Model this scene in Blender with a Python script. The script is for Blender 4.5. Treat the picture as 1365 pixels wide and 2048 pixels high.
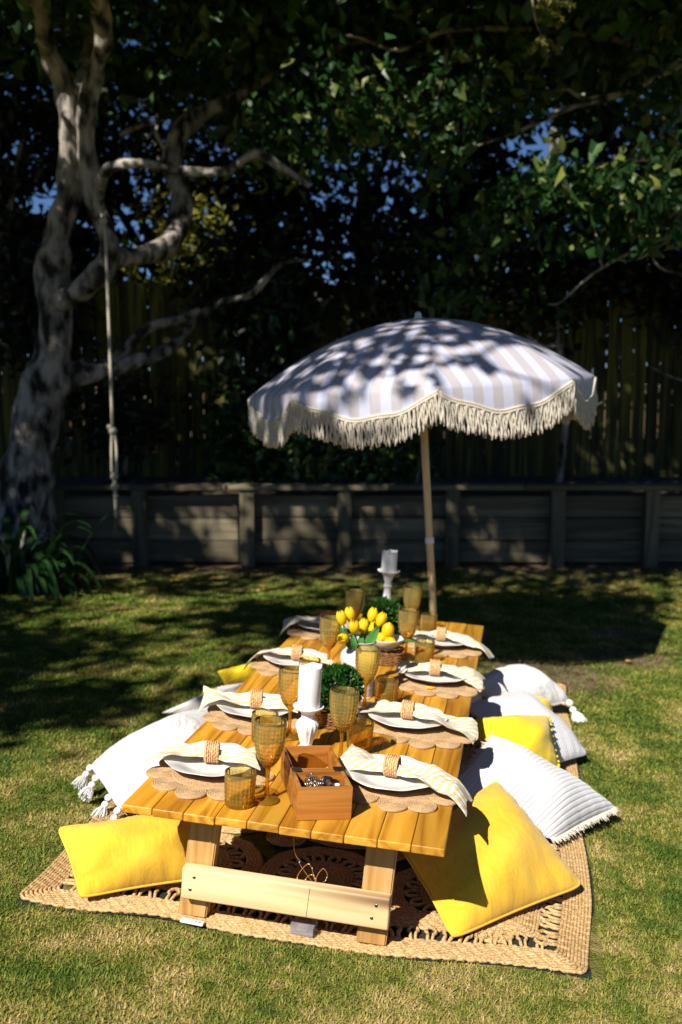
import bpy, bmesh, math, random
import numpy as np
from mathutils import Matrix, Vector
for _o in list(bpy.data.objects): bpy.data.objects.remove(_o)
scene = bpy.context.scene
COL = scene.collection
R = math.radians
rng = np.random.default_rng(7)
random.seed(7)

# ------------------------------------------------------------------ camera, sky, sun, exposure
PITCH = R(7.5); HC = 1.5; FPX = 1990.0
cd = bpy.data.cameras.new('camera'); cam = bpy.data.objects.new('camera', cd); COL.objects.link(cam)
cam.location = (0, 0, HC); cam.rotation_euler = (math.pi/2 - PITCH, 0, 0)
cd.sensor_fit = 'HORIZONTAL'; cd.sensor_width = 24.0; cd.lens = FPX*24/1365
cd.clip_end = 2000; cd.clip_start = .05
cd.dof.use_dof = True; cd.dof.focus_distance = 2.9; cd.dof.aperture_fstop = 2.5
scene.camera = cam
SUN_EL, SUN_AZ = R(44), R(32)          # light travels 32 degrees right of +Y
world = bpy.data.worlds.new('World'); scene.world = world; world.use_nodes = True
nt = world.node_tree; nt.nodes.clear()
wo = nt.nodes.new('ShaderNodeOutputWorld'); wb = nt.nodes.new('ShaderNodeBackground'); ws = nt.nodes.new('ShaderNodeTexSky')
ws.sky_type = 'NISHITA'; ws.sun_disc = False; ws.sun_elevation = SUN_EL; ws.sun_rotation = math.pi + SUN_AZ
ws.air_density = .6; ws.dust_density = .0; ws.ozone_density = 8.0
wb.inputs[1].default_value = .05
nt.links.new(ws.outputs[0], wb.inputs[0]); nt.links.new(wb.outputs[0], wo.inputs[0])
ld = bpy.data.lights.new('sun', 'SUN'); ld.energy = 5.0; ld.angle = R(.55); ld.color = (1, .93, .82)
sun = bpy.data.objects.new('sun', ld); COL.objects.link(sun)
SL = Vector((math.sin(SUN_AZ)*math.cos(SUN_EL), math.cos(SUN_AZ)*math.cos(SUN_EL), -math.sin(SUN_EL)))  # travel direction
sun.rotation_euler = SL.to_track_quat('-Z', 'Y').to_euler(); sun.location = (-4, -6, 9)
vs = scene.view_settings
vs.view_transform = 'Standard'; vs.look = 'None'; vs.exposure = 0.7; vs.gamma = 1.0; vs.use_curve_mapping = False
scene.render.engine = 'CYCLES'
scene.cycles.transparent_max_bounces = 16; scene.cycles.max_bounces = 6; scene.cycles.diffuse_bounces = 3; scene.cycles.glossy_bounces = 3; scene.cycles.transmission_bounces = 6; scene.cycles.caustics_refractive = False; scene.cycles.caustics_reflective = False

# ------------------------------------------------------------------ geometry of the place: table plane, ground
cp_, sp_ = math.cos(PITCH), math.sin(PITCH)
def ray(px, py):
    x, y, z = (px-682.5)/FPX, (py-1024)/FPX, 1.0
    return np.array([x, z*cp_-y*sp_, -y*cp_-z*sp_])
CAMP = np.array([0, 0, HC])
def at(px, py, Y):                      # point of a sight line at world depth Y
    r = ray(px, py); return CAMP + r*(Y/r[1])
T0 = np.array([-0.61034, 2.63387, 0.33383])   # front left corner of the table top
V1 = np.array([0.178675, 0.983653, -0.022412]) # along the table
V2 = np.array([0.982007, -0.179698, -0.058052]) # across the table
VN = np.array([0.061131, 0.011636, 0.998062])  # table / lawn normal
TH = .375
G0 = T0 - VN*TH
def frame(o, rz=0.0):
    m = Matrix(((V2[0], V1[0], VN[0], o[0]), (V2[1], V1[1], VN[1], o[1]), (V2[2], V1[2], VN[2], o[2]), (0, 0, 0, 1)))
    return m @ Matrix.Rotation(rz, 4, 'Z')
def TT(u, w, h=0, rz=0.0): return frame(T0 + V2*u + V1*w + VN*h, rz)     # on the table top
def GG(u, w, h=0, rz=0.0): return frame(G0 + V2*u + V1*w + VN*h, rz)     # on the lawn under the table
def sstep(a, b, x):
    t = np.clip((x-a)/(b-a), 0, 1); return t*t*(3-2*t)
FARZ = -.15
def ground_z(x, y):
    x = np.asarray(x, float); y = np.asarray(y, float)
    xc = 3.0*np.tanh(x/3.0); yc = np.clip(y, -1, 9)
    pl = G0[2] - (VN[0]*(xc-G0[0]) + VN[1]*(yc-G0[1]))/VN[2]
    k = sstep(6.3, 8.6, y)
    bump = .012*np.sin(2.1*x+.6)*np.sin(1.7*y) * sstep(5, 6.5, y)
    return pl*(1-k) + FARZ*k + bump
def gpt(px, py, h=0):                   # point h above the lawn plane under the table
    r = ray(px, py); P0 = G0 + VN*h
    return CAMP + r*(np.dot(P0-CAMP, VN)/np.dot(r, VN))

# ------------------------------------------------------------------ helpers
def tag(o, label=None, cat=None, group=None, kind=None):
    if label: o['label'] = label
    if cat: o['category'] = cat
    if group: o['group'] = group
    if kind: o['kind'] = kind
    return o
def link(name, me, parent=None, matrix=None):
    o = bpy.data.objects.new(name, me); COL.objects.link(o)
    if parent is not None: o.parent = parent
    if matrix is not None:
        if parent is not None: o.matrix_local = matrix
        else: o.matrix_world = matrix
    return o
def empty(name, matrix=None):
    o = bpy.data.objects.new(name, None); COL.objects.link(o); o.empty_display_size = .05
    if matrix is not None: o.matrix_world = matrix
    return o
def npmesh(name, V, F, mat=None, smooth=False, uv=None, attr=None):
    V = np.asarray(V, np.float32).reshape(-1, 3); F = np.asarray(F, np.int32)
    me = bpy.data.meshes.new(name); n, (m, k) = len(V), F.shape
    me.vertices.add(n); me.vertices.foreach_set('co', V.ravel())
    me.loops.add(m*k); me.loops.foreach_set('vertex_index', F.ravel())
    me.polygons.add(m); me.polygons.foreach_set('loop_start', np.arange(0, m*k, k, dtype=np.int32))
    me.update(calc_edges=True)
    if smooth: me.polygons.foreach_set('use_smooth', np.ones(m, bool))
    if uv is not None:
        l = me.uv_layers.new(name='UVMap'); l.data.foreach_set('uv', np.asarray(uv, np.float32)[F.ravel()].ravel())
    if attr is not None:
        a = me.attributes.new('rnd', 'FLOAT', 'POINT'); a.data.foreach_set('value', np.asarray(attr, np.float32))
    if mat: me.materials.append(mat)
    me.validate(); return me
class MB:                               # collects quads and triangles (as padded faces) into one mesh
    def __init__(s): s.v = []; s.f = []; s.n = 0
    def add(s, V, F):
        V = np.asarray(V, float).reshape(-1, 3); s.v.append(V)
        for f in F: s.f.append(tuple(int(i)+s.n for i in f))
        s.n += len(V); return s
    def mesh(s, name, mat, smooth=False):
        me = bpy.data.meshes.new(name); me.from_pydata(np.concatenate(s.v).tolist(), [], s.f); me.update()
        if smooth: me.polygons.foreach_set('use_smooth', np.ones(len(me.polygons), bool))
        me.materials.append(mat); return me
def grid_faces(nr, nc, wrap=False):
    r = np.arange(nr-1)[:, None]; c = np.arange(nc if wrap else nc-1)[None, :]
    c2 = (c+1) % nc
    return np.stack([r*nc+c, r*nc+c2, (r+1)*nc+c2, (r+1)*nc+c], -1).reshape(-1, 4)
def lathe(prof, seg=32, fn=None):
    prof = np.array(prof, float); th = np.linspace(0, 2*math.pi, seg, endpoint=False)
    r = prof[:, 0][:, None]*np.ones(seg); z = prof[:, 1][:, None]*np.ones(seg); t = np.ones(len(prof))[:, None]*th
    if fn: r, z = fn(r, z, t)
    V = np.stack([r*np.cos(t), r*np.sin(t), z], -1).reshape(-1, 3)
    return V, grid_faces(len(prof), seg, True)
def resample(P, n):
    P = np.asarray(P, float); out = []
    Q = np.vstack([2*P[0]-P[1], P, 2*P[-1]-P[-2]])
    for i in range(len(P)-1):
        a, b, c, d = Q[i:i+4]
        for t in np.linspace(0, 1, n, endpoint=False):
            out.append(.5*((2*b)+(-a+c)*t+(2*a-5*b+4*c-d)*t*t+(-a+3*b-3*c+d)*t**3))
    out.append(P[-1]); return np.array(out)
def tube(P, rad, seg=8, n=0, closed=False, fn=None):
    P = np.asarray(P, float); rad = np.ones(len(P))*rad if np.isscalar(rad) else np.asarray(rad, float)
    if n:
        PR = resample(np.column_stack([P, rad]), n); P, rad = PR[:, :3], np.maximum(PR[:, 3], 1e-4)
    d = np.gradient(P, axis=0) if not closed else np.roll(P, -1, 0)-np.roll(P, 1, 0)
    d /= np.linalg.norm(d, axis=1)[:, None]+1e-12
    up = np.array([0, 0, 1.]) if abs(d[0][2]) < .9 else np.array([0, 1., 0])
    a = np.cross(d[0], up); a /= np.linalg.norm(a); rings = []
    th = np.linspace(0, 2*math.pi, seg, endpoint=False)
    for i in range(len(P)):
        a = a - d[i]*np.dot(a, d[i]); a /= np.linalg.norm(a)+1e-12; b = np.cross(d[i], a)
        rr = rad[i] if fn is None else rad[i]*fn(i, th)
        rings.append(P[i] + (np.cos(th)*rr)[:, None]*a + (np.sin(th)*rr)[:, None]*b)
    V = np.concatenate(rings); F = grid_faces(len(P), seg, True).tolist()
    if closed:
        o = (len(P)-1)*seg; F += [(o+j, o+(j+1) % seg, (j+1) % seg, j) for j in range(seg)]
    else:
        F += [tuple(range(seg-1, -1, -1)), tuple(range((len(P)-1)*seg, len(P)*seg))]
    return V, F
def box_mesh(name, sx, sy, sz, mat, bevel=.003, seg=2, center=(0, 0, 0), jitter=0):
    bm = bmesh.new(); bmesh.ops.create_cube(bm, size=1.0)
    for v in bm.verts: v.co = Vector((v.co.x*sx+center[0], v.co.y*sy+center[1], v.co.z*sz+center[2]))
    if jitter:
        for v in bm.verts: v.co += Vector([random.uniform(-jitter, jitter) for _ in range(3)])
    if bevel: bmesh.ops.bevel(bm, geom=bm.edges[:], offset=bevel, segments=seg, affect='EDGES', profile=.6)
    me = bpy.data.meshes.new(name); bm.to_mesh(me); bm.free(); me.materials.append(mat)
    if bevel:
        me.polygons.foreach_set('use_smooth', np.ones(len(me.polygons), bool))
        try: me.set_sharp_from_angle(angle=R(40))
        except Exception: pass
    return me
def leaves_np(P, D, size, width=.5, fold=.25, droop=0.0):
    """leaf blades: P base points, D axis directions, size lengths -> 6-vertex folded leaves"""
    n = len(P); D = D/np.linalg.norm(D, axis=1)[:, None]
    q = rng.normal(size=(n, 3)); S = np.cross(D, q); S /= np.linalg.norm(S, axis=1)[:, None]; N = np.cross(S, D)
    size = np.broadcast_to(size, (n,))[:, None]
    w = size*width*.5
    v0 = P; v1 = P + D*size*.45 + S*w + N*w*fold; v2 = P + D*size - N*size*.12; v3 = P + D*size*.45 - S*w + N*w*fold
    vm = P + D*size*.5 - N*size*.02
    V = np.stack([v0, v1, v2, v3, vm], 1).reshape(-1, 3)
    b = np.arange(n)[:, None]*5
    F = np.concatenate([b+np.array([[0, 1, 4]]), b+np.array([[1, 2, 4]]), b+np.array([[0, 4, 3]]), b+np.array([[4, 2, 3]])])
    return V, F
def quad_leaves(P, D, size, width=.5):
    n = len(P); D = D/np.linalg.norm(D, axis=1)[:, None]
    q = rng.normal(size=(n, 3)); S = np.cross(D, q); S /= np.linalg.norm(S, axis=1)[:, None]; N = np.cross(S, D)
    size = np.broadcast_to(size, (n,))[:, None]; w = size*width*.5
    V = np.stack([P, P+D*size*.42+S*w+N*w*.3, P+D*size-N*size*.15, P+D*size*.42-S*w+N*w*.3], 1).reshape(-1, 3)
    b = np.arange(n)[:, None]*4
    return V, np.concatenate([b+np.array([[0, 1, 2]]), b+np.array([[0, 2, 3]])])

# ------------------------------------------------------------------ materials
def newmat(name):
    m = bpy.data.materials.new(name); m.use_nodes = True; t = m.node_tree; t.nodes.clear()
    o = t.nodes.new('ShaderNodeOutputMaterial'); return m, t, o
def N(t, typ, **kw):
    n = t.nodes.new(typ)
    for k, v in kw.items():
        if k.startswith('i_'):
            key = k[2:]; key = int(key) if key.isdigit() else key
            n.inputs[key].default_value = v
        else: setattr(n, k, v)
    return n
def ramp(t, stops):
    r = t.nodes.new('ShaderNodeValToRGB'); e = r.color_ramp.elements
    while len(e) < len(stops): e.new(.5)
    for el, (p, c) in zip(e, stops): el.position = p; el.color = (*c, 1) if len(c) == 3 else c
    return r
def coords(t, scale=(1, 1, 1), rot=(0, 0, 0), src='Object', rnd=False):
    tc = N(t, 'ShaderNodeTexCoord'); mp = N(t, 'ShaderNodeMapping'); mp.inputs['Scale'].default_value = scale; mp.inputs['Rotation'].default_value = rot
    t.links.new(tc.outputs[src], mp.inputs[0])
    if rnd:
        oi = N(t, 'ShaderNodeObjectInfo'); vm = N(t, 'ShaderNodeVectorMath', operation='SCALE'); vm.inputs[0].default_value = (17, 31, 23)
        t.links.new(oi.outputs['Random'], vm.inputs['Scale']); t.links.new(vm.outputs[0], mp.inputs['Location'])
    return mp
def simple(name, c1, c2=None, scale=20, rough=.8, bump=0, bscale=None, stretch=(1, 1, 1), spec=.3, sheen=0, detail=4, lo=.35, hi=.65, rnd=False, src='Object', transl=0, metallic=0, coat=0, bdist=.01):
    m, t, o = newmat(name); p = N(t, 'ShaderNodeBsdfPrincipled'); L = t.links.new
    p.inputs['Roughness'].default_value = rough; p.inputs['Specular IOR Level'].default_value = spec; p.inputs['Metallic'].default_value = metallic
    if sheen: p.inputs['Sheen Weight'].default_value = sheen
    if coat: p.inputs['Coat Weight'].default_value = coat; p.inputs['Coat Roughness'].default_value = .15
    mp = coords(t, stretch, rnd=rnd, src=src)
    col = None
    if c2 is not None:
        no = N(t, 'ShaderNodeTexNoise', i_Scale=scale, i_Detail=detail); L(mp.outputs[0], no.inputs['Vector'])
        r = ramp(t, [(lo, c1), (hi, c2)]); L(no.outputs['Fac'], r.inputs[0]); L(r.outputs[0], p.inputs['Base Color']); col = r.outputs[0]
    else: p.inputs['Base Color'].default_value = (*c1, 1)
    if bump:
        nb = N(t, 'ShaderNodeTexNoise', i_Scale=bscale or scale*3, i_Detail=5); L(mp.outputs[0], nb.inputs['Vector'])
        b = N(t, 'ShaderNodeBump', i_Strength=bump, i_Distance=bdist); L(nb.outputs['Fac'], b.inputs['Height']); L(b.outputs[0], p.inputs['Normal'])
    if transl:
        tr = N(t, 'ShaderNodeBsdfTranslucent'); mx = N(t, 'ShaderNodeMixShader', i_0=transl)
        if col: L(col, tr.inputs['Color'])
        else: tr.inputs['Color'].default_value = (*c1, 1)
        L(p.outputs[0], mx.inputs[1]); L(tr.outputs[0], mx.inputs[2]); L(mx.outputs[0], o.inputs[0])
    else: L(p.outputs[0], o.inputs[0])
    return m
def wood(name, dark, mid, light, rough=.4, along='Y', scale=1.0, coat=0, contrast=1, knots=True):
    """timber: growth-ring bands stretched along the board, fine fibres, a few knots"""
    m, t, o = newmat(name); L = t.links.new; p = N(t, 'ShaderNodeBsdfPrincipled')
    s = {'Y': (9, .55, 9), 'X': (.55, 9, 9), 'Z': (9, 9, .55)}[along]; s = tuple(a*scale for a in s)
    mp = coords(t, s, rnd=True)
    n1 = N(t, 'ShaderNodeTexNoise', i_Scale=1.3, i_Detail=2, i_Distortion=.6); L(mp.outputs[0], n1.inputs['Vector'])
    mu = N(t, 'ShaderNodeMath', operation='MULTIPLY', i_1=9*contrast); L(n1.outputs['Fac'], mu.inputs[0])
    fr = N(t, 'ShaderNodeMath', operation='PINGPONG', i_1=1.0); L(mu.outputs[0], fr.inputs[0])
    n2 = N(t, 'ShaderNodeTexNoise', i_Scale=14, i_Detail=6, i_Roughness=.7); L(mp.outputs[0], n2.inputs['Vector'])
    n3 = N(t, 'ShaderNodeTexNoise', i_Scale=.6, i_Detail=2); L(mp.outputs[0], n3.inputs['Vector'])
    mx = N(t, 'ShaderNodeMix', data_type='FLOAT', i_0=.45); L(fr.outputs[0], mx.inputs[2]); L(n2.outputs['Fac'], mx.inputs[3])
    mx2 = N(t, 'ShaderNodeMix', data_type='FLOAT', i_0=.4); L(mx.outputs[0], mx2.inputs[2]); L(n3.outputs['Fac'], mx2.inputs[3])
    r = ramp(t, [(.27, dark), (.47, mid), (.70, light)]); L(mx2.outputs[0], r.inputs[0])
    oi = N(t, 'ShaderNodeObjectInfo'); mr = N(t, 'ShaderNodeMapRange', i_3=.74, i_4=1.2); L(oi.outputs['Random'], mr.inputs[0])
    hv = N(t, 'ShaderNodeHueSaturation'); L(r.outputs[0], hv.inputs['Color']); L(mr.outputs[0], hv.inputs['Value'])
    outc = hv.outputs[0]
    if knots:
        mk = coords(t, tuple(a*.33 for a in s), rnd=True); vo = N(t, 'ShaderNodeTexVoronoi', i_Scale=1.0); L(mk.outputs[0], vo.inputs['Vector'])
        kr = ramp(t, [(.03, (1, 1, 1)), (.09, (0, 0, 0))]); L(vo.outputs['Distance'], kr.inputs[0])
        km = N(t, 'ShaderNodeMix', data_type='RGBA'); km.inputs[7].default_value = (dark[0]*.35, dark[1]*.3, dark[2]*.3, 1)
        L(kr.outputs[0], km.inputs[0]); L(outc, km.inputs[6]); outc = km.outputs[2]
    L(outc, p.inputs['Base Color']); p.inputs['Roughness'].default_value = rough
    if coat: p.inputs['Coat Weight'].default_value = coat; p.inputs['Coat Roughness'].default_value = .22
    b = N(t, 'ShaderNodeBump', i_Strength=.25, i_Distance=.004); L(mx.outputs[0], b.inputs['Height']); L(b.outputs[0], p.inputs['Normal'])
    L(p.outputs[0], o.inputs[0]); return m
def leafmat(name, c1, c2, c3, transl=.35, rough=.45, spec=.4):
    m, t, o = newmat(name); L = t.links.new; p = N(t, 'ShaderNodeBsdfPrincipled', i_Roughness=rough)
    p.inputs['Specular IOR Level'].default_value = spec
    a = N(t, 'ShaderNodeAttribute', attribute_name='rnd'); r = ramp(t, [(0, c1), (.6, c2), (1, c3)]); L(a.outputs['Fac'], r.inputs[0])
    L(r.outputs[0], p.inputs['Base Color']); tr = N(t, 'ShaderNodeBsdfTranslucent'); L(r.outputs[0], tr.inputs[0])
    mx = N(t, 'ShaderNodeMixShader', i_0=transl); L(p.outputs[0], mx.inputs[1]); L(tr.outputs[0], mx.inputs[2]); L(mx.outputs[0], o.inputs[0]); return m
def fabric(name, c1, c2, weave=900, bump=.25, sheen=.2, slub=True, transl=.0):
    m, t, o = newmat(name); L = t.links.new; p = N(t, 'ShaderNodeBsdfPrincipled', i_Roughness=.9); p.inputs['Specular IOR Level'].default_value = .15
    p.inputs['Sheen Weight'].default_value = sheen
    uv = N(t, 'ShaderNodeUVMap'); mp = N(t, 'ShaderNodeMapping'); mp.inputs['Scale'].default_value = (1, .09, 1); L(uv.outputs[0], mp.inputs[0])
    n1 = N(t, 'ShaderNodeTexNoise', i_Scale=260, i_Detail=2); L(mp.outputs[0], n1.inputs['Vector'])
    n2 = N(t, 'ShaderNodeTexNoise', i_Scale=6, i_Detail=3); L(uv.outputs[0], n2.inputs['Vector'])
    mx = N(t, 'ShaderNodeMix', data_type='FLOAT', i_0=.5); L(n1.outputs['Fac'], mx.inputs[2]); L(n2.outputs['Fac'], mx.inputs[3])
    r = ramp(t, [(.4, c1), (.6, c2)]); L(mx.outputs[0], r.inputs[0]); L(r.outputs[0], p.inputs['Base Color'])
    nb = N(t, 'ShaderNodeTexNoise', i_Scale=weave*.5, i_Detail=3); L(uv.outputs[0], nb.inputs['Vector'])
    nw = N(t, 'ShaderNodeTexNoise', i_Scale=11, i_Detail=4, i_Distortion=.8); L(uv.outputs[0], nw.inputs['Vector'])
    ad = N(t, 'ShaderNodeMath', operation='MULTIPLY_ADD', i_1=9.0); L(nw.outputs['Fac'], ad.inputs[0]); L(nb.outputs['Fac'], ad.inputs[2])
    b = N(t, 'ShaderNodeBump', i_Strength=bump, i_Distance=.003); L(ad.outputs[0], b.inputs['Height']); L(b.outputs[0], p.inputs['Normal'])
    L(p.outputs[0], o.inputs[0]); return m
def striped(name, ca, cb, pitch, frac=.5, rot=0.0, transl=.2, line=None):
    """woven cloth with stripes across the UV u axis (UV in metres)"""
    m, t, o = newmat(name); L = t.links.new; p = N(t, 'ShaderNodeBsdfPrincipled', i_Roughness=.85); p.inputs['Specular IOR Level'].default_value = .15
    uv = N(t, 'ShaderNodeUVMap'); mp = N(t, 'ShaderNodeMapping'); mp.inputs['Rotation'].default_value = (0, 0, rot); L(uv.outputs[0], mp.inputs[0])
    sx = N(t, 'ShaderNodeSeparateXYZ'); L(mp.outputs[0], sx.inputs[0])
    dv = N(t, 'ShaderNodeMath', operation='DIVIDE', i_1=pitch); L(sx.outputs[0], dv.inputs[0])
    fr = N(t, 'ShaderNodeMath', operation='FRACT'); L(dv.outputs[0], fr.inputs[0])
    r = ramp(t, [(0, ca), (frac, cb)]); r.color_ramp.interpolation = 'CONSTANT'; L(fr.outputs[0], r.inputs[0])
    n2 = N(t, 'ShaderNodeTexNoise', i_Scale=300, i_Detail=3); L(uv.outputs[0], n2.inputs['Vector'])
    mr = N(t, 'ShaderNodeMapRange', i_3=.9, i_4=1.08); L(n2.outputs['Fac'], mr.inputs[0])
    hv = N(t, 'ShaderNodeHueSaturation'); L(r.outputs[0], hv.inputs['Color']); L(mr.outputs[0], hv.inputs['Value'])
    L(hv.outputs[0], p.inputs['Base Color'])
    nw = N(t, 'ShaderNodeTexNoise', i_Scale=14, i_Detail=3); L(uv.outputs[0], nw.inputs['Vector'])
    b = N(t, 'ShaderNodeBump', i_Strength=.35, i_Distance=.008); L(nw.outputs['Fac'], b.inputs['Height']); L(b.outputs[0], p.inputs['Normal'])
    tr = N(t, 'ShaderNodeBsdfTranslucent'); L(hv.outputs[0], tr.inputs[0])
    mx = N(t, 'ShaderNodeMixShader', i_0=transl); L(p.outputs[0], mx.inputs[1]); L(tr.outputs[0], mx.inputs[2]); L(mx.outputs[0], o.inputs[0]); return m
def ribbed(name, col, pitch, depth=.5, axis=0, zig=0.0):
    """white knit / corded cotton: rows of raised cord across UV"""
    m, t, o = newmat(name); L = t.links.new; p = N(t, 'ShaderNodeBsdfPrincipled', i_Roughness=.92); p.inputs['Specular IOR Level'].default_value = .1
    p.inputs['Sheen Weight'].default_value = .25
    uv = N(t, 'ShaderNodeUVMap'); sx = N(t, 'ShaderNodeSeparateXYZ'); L(uv.outputs[0], sx.inputs[0])
    a, b_ = (sx.outputs[0], sx.outputs[1]) if axis == 0 else (sx.outputs[1], sx.outputs[0])
    src = a
    if zig:
        z1 = N(t, 'ShaderNodeMath', operation='PINGPONG', i_1=.012); L(b_, z1.inputs[0]); z2 = N(t, 'ShaderNodeMath', operation='MULTIPLY_ADD', i_1=zig); L(z1.outputs[0], z2.inputs[0]); L(a, z2.inputs[2]); src = z2.outputs[0]
    dv = N(t, 'ShaderNodeMath', operation='MULTIPLY', i_1=2*math.pi/pitch); L(src, dv.inputs[0]); sn = N(t, 'ShaderNodeMath', operation='SINE'); L(dv.outputs[0], sn.inputs[0])
    pw = N(t, 'ShaderNodeMath', operation='ABSOLUTE'); L(sn.outputs[0], pw.inputs[0]); sq = N(t, 'ShaderNodeMath', operation='POWER', i_1=.35); L(pw.outputs[0], sq.inputs[0])
    r = ramp(t, [(.25, tuple(c*.78 for c in col)), (.6, col)]); L(sq.outputs[0], r.inputs[0]); L(r.outputs[0], p.inputs['Base Color'])
    nb = N(t, 'ShaderNodeTexNoise', i_Scale=380, i_Detail=3); L(uv.outputs[0], nb.inputs['Vector'])
    ad = N(t, 'ShaderNodeMath', operation='MULTIPLY_ADD', i_1=.35); L(nb.outputs['Fac'], ad.inputs[0]); L(sq.outputs[0], ad.inputs[2])
    b = N(t, 'ShaderNodeBump', i_Strength=depth, i_Distance=.004); L(ad.outputs[0], b.inputs['Height']); L(b.outputs[0], p.inputs['Normal'])
    L(p.outputs[0], o.inputs[0]); return m
def jute(name, c1, c2, c3, vs_=130):
    m, t, o = newmat(name); L = t.links.new; p = N(t, 'ShaderNodeBsdfPrincipled', i_Roughness=.85); p.inputs['Specular IOR Level'].default_value = .25
    mp = coords(t); vo = N(t, 'ShaderNodeTexVoronoi', i_Scale=vs_); L(mp.outputs[0], vo.inputs['Vector'])
    no = N(t, 'ShaderNodeTexNoise', i_Scale=vs_*.35, i_Detail=6, i_Roughness=.75); L(mp.outputs[0], no.inputs['Vector'])
    mx = N(t, 'ShaderNodeMix', data_type='FLOAT', i_0=.55); L(vo.outputs['Distance'], mx.inputs[2]); L(no.outputs['Fac'], mx.inputs[3])
    r = ramp(t, [(.28, c1), (.45, c2), (.62, c3)]); L(mx.outputs[0], r.inputs[0]); L(r.outputs[0], p.inputs['Base Color'])
    b = N(t, 'ShaderNodeBump', i_Strength=.6, i_Distance=.004); L(mx.outputs[0], b.inputs['Height']); L(b.outputs[0], p.inputs['Normal']); L(p.outputs[0], o.inputs[0]); return m
def amber(name, inner=False):
    """moulded amber acrylic: tint follows the dimple depth stored on the mesh"""
    m, t, o = newmat(name); L = t.links.new
    a = N(t, 'ShaderNodeAttribute', attribute_name='rnd')
    r = ramp(t, [(0, (1, .50, .02)), (.4, (1, .71, .10)), (1, (1, .92, .46))]); L(a.outputs['Fac'], r.inputs[0])  # tint change over the dimples paints in the missing refraction glints
    tr = N(t, 'ShaderNodeBsdfTransparent')
    gl = N(t, 'ShaderNodeBsdfGlossy', i_Roughness=.07); gl.inputs[0].default_value = (1, .9, .62, 1)
    lw = N(t, 'ShaderNodeFresnel', i_0=1.3); m3 = N(t, 'ShaderNodeMixShader'); L(lw.outputs[0], m3.inputs[0]); L(gl.outputs[0], m3.inputs[2])
    if inner: tr.inputs[0].default_value = (1, .97, .90, 1); L(tr.outputs[0], m3.inputs[1])
    else:
        L(r.outputs[0], tr.inputs[0]); tl = N(t, 'ShaderNodeBsdfTranslucent'); L(r.outputs[0], tl.inputs[0]); df = N(t, 'ShaderNodeBsdfDiffuse'); L(r.outputs[0], df.inputs[0])
        m0 = N(t, 'ShaderNodeMixShader', i_0=.3); L(tl.outputs[0], m0.inputs[1]); L(df.outputs[0], m0.inputs[2])
        m2 = N(t, 'ShaderNodeMixShader', i_0=.34); L(tr.outputs[0], m2.inputs[1]); L(m0.outputs[0], m2.inputs[2]); L(m2.outputs[0], m3.inputs[1])  # gold translucent and diffuse share imitates the glow of focused sunlight
    L(m3.outputs[0], o.inputs[0]); return m

M = {}
M['table'] = wood('table_wood', (.29, .105, .006), (.50, .228, .014), (.63, .33, .035), rough=.46, along='Y', coat=.12)
M['leg'] = wood('leg_wood', (.36, .18, .05), (.50, .28, .09), (.60, .36, .14), rough=.55, along='Z')
M['bar'] = wood('bar_wood', (.55, .36, .16), (.68, .48, .25), (.74, .55, .31), rough=.6, along='X', contrast=.6)
M['caddy'] = wood('caddy_wood', (.21, .066, .009), (.36, .13, .018), (.47, .19, .035), rough=.45, along='X', coat=.2)
M['grey_timber'] = wood('weathered_timber', (.065, .053, .032), (.125, .104, .064), (.20, .17, .11), rough=.9, along='X', scale=.8, contrast=.5, knots=False)
M['post_timber'] = wood('post_timber', (.045, .038, .022), (.10, .084, .05), (.16, .136, .085), rough=.9, along='Z', scale=.6)
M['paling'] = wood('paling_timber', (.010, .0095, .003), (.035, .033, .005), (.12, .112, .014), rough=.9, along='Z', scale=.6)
M['pole'] = wood('pole_wood', (.42, .28, .13), (.55, .39, .19), (.64, .48, .26), rough=.5, along='Z', knots=False)
M['white_paint'] = simple('white_paint', (.62, .60, .58), (.80, .79, .78), 30, rough=.55, bump=.2, bscale=60, lo=.3, hi=.5)
M['ceramic'] = simple('white_ceramic', (.68, .67, .66), (.75, .74, .73), 8, rough=.25, spec=.5, coat=.2)
M['wax'] = simple('white_wax', (.66, .66, .66), (.73, .73, .73), 6, rough=.5, spec=.4)
M['jute'] = jute('jute_rug', (.24, .13, .045), (.43, .275, .12), (.57, .40, .20))
M['mat_jute'] = jute('jute_mat', (.30, .18, .08), (.42, .27, .135), (.52, .35, .195), 300)
M['ring'] = jute('rattan', (.40, .20, .08), (.58, .33, .15), (.70, .45, .24))
M['wicker'] = simple('wicker', (.13, .055, .018), (.34, .17, .06), 60, rough=.55, bump=.3)
M['underlay'] = simple('underlay', (.012, .02, .018), (.03, .042, .038), 220, rough=.7, bump=.4, bscale=400)
M['amber'] = amber('amber_glass'); M['amber_in'] = amber('amber_glass_inside', True)
M['yellow'] = fabric('yellow_linen', (.70, .40, .022), (.82, .50, .045))
M['yellow_b'] = fabric('yellow_linen_lemon', (.70, .49, .012), (.78, .57, .022))
M['white_cloth'] = fabric('white_cotton', (.60, .60, .63), (.68, .68, .70), bump=.7)
M['white_rib'] = ribbed('white_corded_cotton', (.66, .66, .69), .042, .8, axis=1)
M['white_knit'] = ribbed('white_cable_knit', (.66, .66, .69), .03, 1.0, axis=0)
M['white_zig'] = ribbed('white_zigzag_weave', (.63, .63, .68), .024, .8, axis=1, zig=.9)
M['cream_fringe'] = simple('cream_fringe', (.58, .525, .44), (.70, .645, .565), 120, rough=.95, bump=.4, transl=.15)
M['white_fringe'] = simple('white_fringe', (.76, .75, .73), (.84, .83, .81), 120, rough=.95, bump=.3, transl=.1)
M['napkin'] = striped('striped_linen', (.74, .73, .72), (.76, .60, .28), .024, .55, rot=R(0), transl=.2)
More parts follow.
